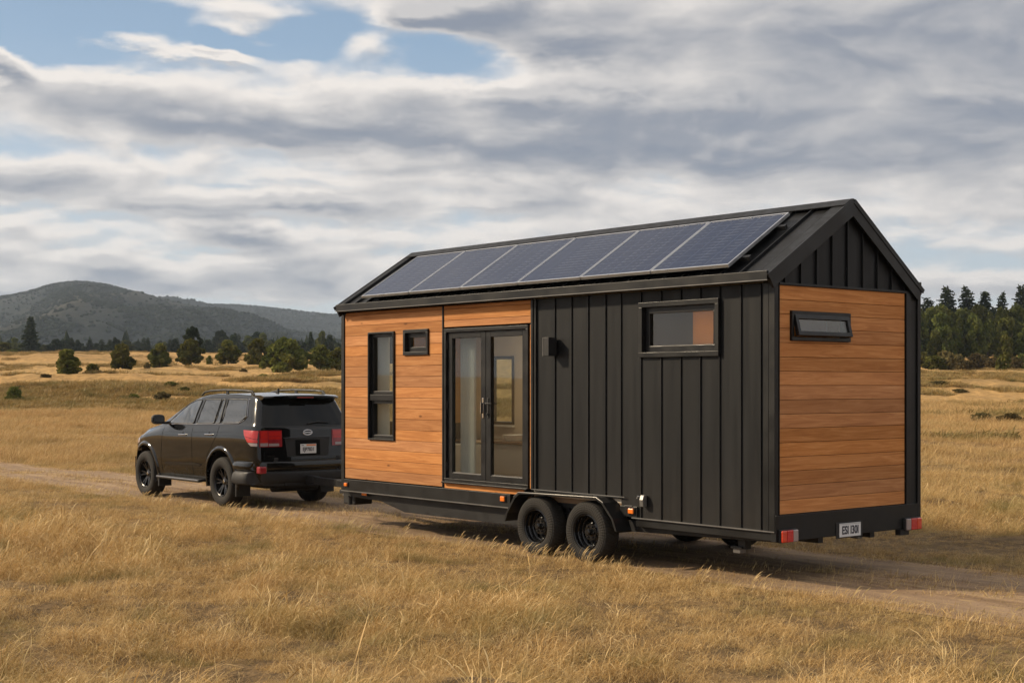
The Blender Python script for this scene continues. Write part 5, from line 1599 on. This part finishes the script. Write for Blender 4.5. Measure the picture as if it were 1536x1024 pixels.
T_bush = [bush_tree('bushy_tree', 3.2, 3.1, 101, 'leaf_bush', 5200, .06, .02), bush_tree('bushy_tree', 3.2, 3.4, 102, 'leaf_bush', 5200, .08, .02), bush_tree('bushy_tree', 3.2, 2.9, 103, 'leaf_olive', 4200, .10, .03), bush_tree('bushy_tree', 3.4, 4.1, 104, 'leaf_olive', 9000, .08, .02)]
T_shrub = [bush_tree('shrub', 1.2, 1.7, 111, 'leaf_bush', 1600, .05, .0, .10), bush_tree('shrub', 1.2, 1.9, 112, 'leaf_brown', 1500, .05, .0, .10)]
T_con = [conifer('conifer', 12, 6.0, 121), conifer('conifer', 12, 5.0, 122, .15), conifer('conifer', 12, 6.8, 123, .25, 20), conifer('conifer', 12, 7.0, 124, .1, 18, full=True)]
T_dec = [bush_tree('broadleaf_tree', 9, 8.0, 131, 'leaf_bush', 8500, .12, .0, .30), bush_tree('broadleaf_tree', 9, 7.0, 132, 'leaf_wood', 8000, .12, .0, .30), bush_tree('broadleaf_tree', 9, 8.5, 133, 'leaf_wood', 8500, .12, .0, .32), bush_tree('broadleaf_tree', 9, 8.2, 134, 'leaf_wood', 8500, .12, .0, .32)]
T_pine = [bush_tree('pine_tree', 10, 5.2, 141, 'leaf_conifer', 5200, .5, .1, .30), bush_tree('pine_tree', 10, 6.0, 142, 'leaf_conifer', 5200, .5, .1, .30)]

def plant(proto, x, y, hs, ws, label, cat, group=None, rz=None, sink=.05):
    nm_, tm, cm = proto
    e_ = empty(nm_, (x, y, float(ground_z(x, y)) - sink), rng.uniform(0, 6.28) if rz is None else rz)
    e_.scale = (ws, ws, hs)
    for n_, me in (('trunk', tm), ('crown', cm)):
        o_ = bpy.data.objects.new(n_, me); col.objects.link(o_); o_.parent = e_
    tag(e_, label, cat, group)
    return e_
def at(px, base_py, d0=60, d1=700):          # where the ground sheet is seen at that pixel
    ds = np.linspace(d0, d1, 4000); x = (px - 768) / 2138 * ds
    py = 577 - (ground_z(x, ds) - HC) / ds * 2138
    k = int(np.argmin(np.abs(py - base_py))); return x[k], ds[k]
def plant_px(proto, px, base_py, top_py, width_px, h0, w0, label, cat, group=None, d=None, **kw):
    if d is None: x, y = at(px, base_py, **kw)
    else: y = d; x = (px - 768) / 2138 * d
    zg = float(ground_z(x, y))
    zt = HC + (577 - top_py) / 2138 * y
    return plant(proto, x, y, max(.3, (zt - zg)) / h0, width_px / 2138 * y / w0, label, cat, group)

GB = 'trees scattered over the rising field'
B = 'bushy tree'
plant_px(T_bush[0], 100, 562, 523, 44, 3.2, 3.1, 'round green bushy tree standing leftmost on the open field', B, GB)
plant_px(T_bush[1], 184, 556, 515, 46, 3.2, 3.4, 'bushy green tree just right of the low dark shrub, second from left', B, GB)
plant_px(T_bush[2], 239, 551, 515, 38, 3.2, 2.9, 'looser light green bushy tree beside the reddish shrub', B, GB)
plant_px(T_bush[1], 286, 548, 508, 42, 3.2, 3.4, 'dark bushy tree directly in front of the tall bushy pine', B, GB)
plant_px(T_bush[2], 343, 546, 510, 40, 3.2, 2.9, 'bushy tree between the bushy pine and the darker tree, above the car bonnet', B, GB)
plant_px(T_bush[0], 386, 547, 507, 40, 3.2, 3.1, 'dark round tree partly behind the largest bushy tree', B, GB)
plant_px(T_bush[3], 431, 561, 508, 66, 3.4, 4.1, 'largest and widest bushy tree, above the roof of the car', B, GB)
plant_px(T_bush[2], 482, 557, 517, 42, 3.2, 2.9, 'yellow green bushy tree right of the largest one, nearest the house', B, GB)
plant_px(T_bush[1], 508, 556, 520, 36, 3.2, 3.4, 'bushy tree half hidden by the front corner of the house', B, GB)
S = 'shrub'
plant_px(T_shrub[0], 140, 561, 545, 24, 1.2, 1.7, 'low dark shrub between the two leftmost bushy trees', S)
plant_px(T_shrub[1], 68, 566, 560, 20, 1.2, 1.9, 'flat brown shrub left of the leftmost bushy tree', S)
plant_px(T_shrub[1], 221, 552, 543, 13, 1.2, 1.9, 'small reddish shrub beside the loose light green tree', S)
plant_px(T_shrub[0], 314, 546, 533, 11, 1.2, 1.7, 'slim pale sapling between two bushy trees', S)
plant_px(T_shrub[0], 20, 603, 579, 26, 1.2, 1.7, 'dark shrub on the shaded embankment at the left edge', S)
plant_px(T_shrub[1], 365, 560, 552, 16, 1.2, 1.9, 'low brown shrub on the field below the dark round tree', S)
plant_px(T_shrub[0], 395, 568, 560, 26, 1.2, 1.7, 'flat green shrub in the grass left of the largest tree', S)
plant_px(T_con[0], 46, 533, 475, 33, 12, 6.0, 'tall dark conifer standing alone at the left below the mountain', 'conifer', d=400)
plant_px(T_pine[0], 288, 545, 486, 30, 10, 5.2, 'tall dark bushy pine rising above the bushy tree in front', 'pine tree', d=230)
plant_px(T_bush[0], 6, 534, 513, 34, 3.2, 3.1, 'dark green tree at the far left edge on the crest', B, GB, d=360)
plant_px(T_shrub[0], 18, 534, 524, 26, 1.2, 1.7, 'low shrub on the crest left of the lone conifer', S, d=350)

# tree line beyond the crest, at the foot of the mountain
GL = 'tree line behind the crest of the field'
tl = []
for px in np.arange(-30, 540, 5.0):
    px = px + rng.uniform(-3, 3); tall = px > 300
    top = (rng.uniform(505, 524) if not tall else rng.uniform(496, 520)) - (rng.random() < .15) * 8
    d = rng.uniform(420, 560)
    pr, h0, w0 = [(T_con[0], 12, 6.0), (T_con[1], 12, 5.0), (T_con[3], 12, 7.0), (T_pine[0], 10, 5.2), (T_pine[1], 10, 6.0), (T_dec[2], 9, 8.5)][int(rng.integers(0, 6))]
    wpx = rng.uniform(15, 27) if pr[0] != 'conifer' else rng.uniform(13, 22)
    con = pr[0] == 'conifer'
    plant_px(pr, px, 0, top, wpx, h0, w0, {'conifer': 'dark pointed conifer in the tree line below the mountain', 'pine_tree': 'dark rounded pine in the tree line below the mountain', 'broadleaf_tree': 'dark spreading broadleaf tree in the tree line below the mountain'}[pr[0]], {'conifer': 'conifer', 'pine_tree': 'pine tree', 'broadleaf_tree': 'tree'}[pr[0]], GL + ', ' + pr[0].replace('_', ' ') + 's', d=d)

# wood on the right
GW = 'trees of the wood right of the house'
for row, (d, step, hmin, hmax) in enumerate(((238, 26, 5.0, 8.5), (258, 24, 6.5, 10), (282, 22, 7.5, 10.5), (312, 21, 8, 11))):
    px = 1235 + row * 7
    while px < 1600:
        x = (px + rng.uniform(-6, 6) - 768) / 2138 * d; dd = d + rng.uniform(-7, 7)
        pr = T_dec[int(rng.integers(0, 4))] if row < 1 else T_dec[int(rng.integers(1, 4))]
        h = rng.uniform(hmin, hmax)
        plant(pr, x, dd, h / 9, h / 9 * rng.uniform(.75, 1.0) * .75, ['rounded olive tree at the front edge of the wood right of the house', 'rounded olive tree in the second rank of the wood', 'rounded olive tree in the third rank of the wood', 'rounded olive tree at the back of the wood below the conifers'][row], 'tree', GW + [', front', ', second rank', ', third rank', ', back'][row])
        px += step
for px in np.arange(1335, 1610, 19.0):
    d = rng.uniform(335, 365)
    pr, w0 = [(T_con[0], 6.0), (T_con[3], 7.0), (T_con[1], 5.0)][int(rng.integers(0, 3))]
    plant_px(pr, px + rng.uniform(-4, 4), 0, rng.uniform(452, 470), rng.uniform(22, 34), 12, w0, 'dark conifer forming the skyline of the wood right of the house', 'conifer', 'conifers along the skyline of the wood', d=d)
for (px, top, w_, lb) in ((1392, 446, 26, 'short feathery conifer on the skyline right beside the house'), (1421, 430, 28, 'open feathery conifer on the skyline, first tall one right of the house'), (1450, 429, 26, 'pointed conifer on the skyline, second tall one right of the house'), (1477, 437, 20, 'narrow conifer on the skyline, third tall one right of the house'), (1503, 438, 18, 'twin-topped conifer on the skyline left of the edge tree'), (1533, 428, 26, 'tall conifer on the skyline at the right edge of the photo')):
    plant_px(T_con[2] if px != 1477 else T_con[1], px, 0, top, w_ * 2.3, 12, 6.8 if px != 1477 else 5.0, lb, 'conifer', 'tall conifers above the wood', d=330)
# low scrub along the foot of the wood
GS = 'brushwood along the foot of the wood'
for px in np.arange(1372, 1560, 15):
    x, y = at(px + rng.uniform(-4, 4), rng.uniform(549, 556), 120, 236)
    plant(T_shrub[int(rng.integers(0, 2))], x, y, rng.uniform(1.1, 2.0), rng.uniform(1.2, 2.0), 'low brown and green brush at the foot of the wood', 'shrub', GS)
GF = 'low dark clumps in the right-hand field'
for (px, py, w_) in ((1436, 622, 30), (1474, 631, 34), (1515, 633, 46), (1410, 577, 30), (1440, 588, 30)):
    x, y = at(px, py, 30, 200)
    plant(T_shrub[1], x, y, .22 + .16 * rng.random(), w_ / 2138 * y / 1.8, 'low flat brown clump in the grass of the right-hand field', 'shrub', GF)
# scrub on the left embankment
GE = 'low scrub on the left embankment'
for k in range(7):
    px = rng.uniform(0, 300); py = rng.uniform(580, 606)
    x, y = at(px, py, 85, 135)
    plant(T_shrub[int(rng.integers(0, 2))], x, y, rng.uniform(.22, .5), rng.uniform(.35, .8), 'low dry scrub growing on the left embankment', 'shrub', GE)

# rough brown herbage on the embankment and in bands across the right-hand field
kinds5 = [tuft_mesh('grass_tuft', 90, .55, .15, .55, .045, .7, 3, 150 + i, .2, 'rough_herb') for i in range(4)]
px_ = rng.uniform(-60, 820, 15000); dd = rng.uniform(84, 132, 15000)
u_ = (px_ - 768) / 2138; x = u_ * dd; y = dd
kp = (fbm(x / 9, y / 5, 4) * .8 + .24 * np.exp(-((dd - 97) / 12) ** 2) - .10 > 0); x, y = x[kp], y[kp]
dd = rng.uniform(45, 215, 9000); u_ = rng.uniform(.26, .42, 9000); x2 = u_ * dd; y2 = dd
kp = (fbm(x2 / 6 + 5, y2 / 5, 4) > .085) ; x = np.concatenate([x, x2[kp]]); y = np.concatenate([y, y2[kp]])
dd = rng.uniform(140, 330, 9000); u_ = rng.uniform(-.40, -.08, 9000); x2 = u_ * dd; y2 = dd
kp = (fbm(x2 / 9 + 5, y2 / 14, 4) > .11) ; x = np.concatenate([x, x2[kp]]); y = np.concatenate([y, y2[kp]])
n = len(x); s_ = rng.uniform(.5, 1.15, n)
scatter('rough_herbage', np.stack([x, y, ground_z(x, y)], 1), np.stack([rng.normal(0, .1, n), rng.normal(0, .1, n), rng.normal(0, 1, n)], 1), np.stack([s_ * 1.3, s_ * 1.3, s_ * .8], 1), rng.integers(0, 4, n), kinds5, 'rough brown herbage on the embankment and in bands across the field')

# ------------------------------------------------------------------ mountain
prof = [(-400, 470), (-200, 462), (-60, 448), (0, 446), (40, 439), (80, 426), (112, 422), (150, 425), (190, 435), (230, 447), (262, 455), (300, 462), (350, 478), (400, 492), (460, 505), (520, 512), (800, 520)]
prof2 = [(-400, 480), (100, 470), (200, 462), (280, 456), (330, 456), (380, 458), (430, 464), (470, 469), (510, 472), (600, 482), (760, 497), (1000, 508), (1300, 515), (1700, 515)]
def hill(name, prof, d_ridge, d_foot, label, seed):
    n1, n2 = 420, 150
    px = np.linspace(prof[0][0], prof[-1][0], n1); top = np.interp(px, [p_[0] for p_ in prof], [p_[1] for p_ in prof])
    k = np.exp(-.5 * (np.arange(-9, 10) / 4.0) ** 2); k /= k.sum(); top = np.convolve(np.pad(top, 9, mode='edge'), k, 'valid')
    u = (px - 768) / 2138; zr = HC + (577 - top) / 2138 * d_ridge
    f_ = np.linspace(0, 1.35, n2)
    Uu, Ff = np.meshgrid(u, f_, indexing='ij'); D = d_foot + (d_ridge - d_foot) * Ff
    X = Uu * D; Y = D
    ang_f = (8 - HC) / d_foot; ang_r = (zr[:, None] - HC) / d_ridge
    shape = np.where(Ff <= 1, 1 - (1 - np.clip(Ff, 0, 1)) ** 1.7, 1 - (Ff - 1) * 1.3)
    Z = HC + (ang_f + (ang_r - ang_f) * shape) * D
    S1 = d_ridge / 2500
    gul = np.abs(fbm(X / (230 * S1) + seed, Y / (520 * S1), 4)) * 2
    amp = np.sin(np.clip(Ff, 0, 1) * math.pi) ** .8 * np.clip((1 - Ff) * 2.5, 0, 1)
    Z = Z + (gul - .25) * 85 * S1 * amp + fbm(X / (60 * S1), Y / (60 * S1) + seed, 4) * 26 * S1 * amp + fbm(X / 14, Y / 14, 2) * 2 * S1 * np.minimum(Ff * 3, 1)
    V = np.stack([X, Y, Z], -1).reshape(-1, 3)
    i = np.arange(n1 - 1)[:, None] * n2; j = np.arange(n2 - 1)[None, :]
    q_ = np.stack([i + j, i + n2 + j, i + n2 + j + 1, i + j + 1], -1).reshape(-1, 4)
    me = mesh_with_attrs(name, V, q_, None, None, 'hill_slope'); me.polygons.foreach_set('use_smooth', [True] * len(me.polygons))
    o_ = bpy.data.objects.new(name, me); col.objects.link(o_); tag(o_, label, kind='structure')
    return X, Y, Z, Ff
h1 = hill('mountain', prof, 2600, 900, 'rounded dark mountain at the left', 3.0)
h2 = hill('hills', prof2, 3600, 1500, 'long low ridge behind the mountain', 11.0)
# woodland on the slopes
def crown_blob(seed, cone):
    r_ = np.random.default_rng(seed); bm = bmesh.new()
    bmesh.ops.create_icosphere(bm, subdivisions=2, radius=1.0)
    for v in bm.verts:
        k = 1 + r_.uniform(-.28, .28); z = v.co.z
        if cone: s_ = (1 - (z + 1) / 2) * .9 + .12; v.co.x *= s_ * k; v.co.y *= s_ * k; v.co.z = (z + 1) * 1.5
        else: v.co *= k; v.co.z = (v.co.z + .6) * .9
    me = bpy.data.meshes.new('far_tree'); bm.to_mesh(me); bm.free(); me.materials.append(M['leaf_conifer'] if cone else M['leaf_far']); 
    at_ = me.attributes.new('r', 'FLOAT', 'POINT'); at_.data.foreach_set('value', r_.random(len(me.vertices)).astype(np.float32))
    return me
leaf_mat('leaf_far', (0.024, 0.030, 0.018), (0.032, 0.038, 0.022), (0.045, 0.048, 0.028))
fk = [crown_blob(201, False), crown_blob(202, False), crown_blob(203, True), crown_blob(204, True)]
pts = []
for (X, Y, Z, Ff), cnt in ((h1, 80000), (h2, 50000)):
    ii = rng.integers(0, X.shape[0] - 1, cnt); jj = rng.integers(0, X.shape[1] - 1, cnt); a_ = rng.random(cnt); c_ = rng.random(cnt)
    def bl(A): return (A[ii, jj] * (1 - a_) + A[ii + 1, jj] * a_) * (1 - c_) + (A[ii, jj + 1] * (1 - a_) + A[ii + 1, jj + 1] * a_) * c_
    x, y, z = bl(X), bl(Y), bl(Z)
    dn = fbm(x / 130, y / 300, 4) + fbm(x / 45, y / 60, 2) * .4
    kp = (dn > -.12) | (rng.random(cnt) < .10) | (bl(Ff) > .96)
    pts.append(np.stack([x[kp], y[kp], z[kp]], 1))
pts = np.concatenate(pts); n = len(pts)
s_ = rng.uniform(0.9, 2.1, n)
scatter('mountain_woodland', pts, np.stack([np.zeros(n), np.zeros(n), rng.uniform(0, 6.28, n)], 1), np.stack([s_ * 1.2, s_ * 1.2, s_ * rng.uniform(.8, 1.3, n)], 1), rng.integers(0, 2, n), fk, 'dark woodland covering the slopes of the mountain')

# woodland at the foot of the mountain, seen through the tree line
x = rng.uniform(-420, 60, 2600); y = rng.uniform(580, 900, 2600)
z = ground_z(x, y); s_ = rng.uniform(1.8, 4.0, len(x)); n = len(x)
scatter('distant_woodland', np.stack([x, y, z], 1), np.stack([np.zeros(n), np.zeros(n), rng.uniform(0, 6.28, n)], 1), np.stack([s_, s_, s_ * 1.3], 1), np.where(rng.random(n) < .95, rng.integers(0, 2, n), 2), fk, 'dark woodland between the tree line and the mountain')

# ------------------------------------------------------------------ air
t, o = mat('air')
pv = t.n('ShaderNodeVolumePrincipled')
pv.inputs['Color'].default_value = (0.66, 0.80, 1.0, 1); pv.inputs['Density'].default_value = 0.00010; pv.inputs['Anisotropy'].default_value = 0.2
t.nt.links.new(pv.outputs[0], o.inputs['Volume'])
hzb = MB().box(-9100, 9100, -9100, 9100, -8, 420).build('haze', 'air', None)
tag(hzb, 'thin blue air between the camera and the mountain', kind='stuff')
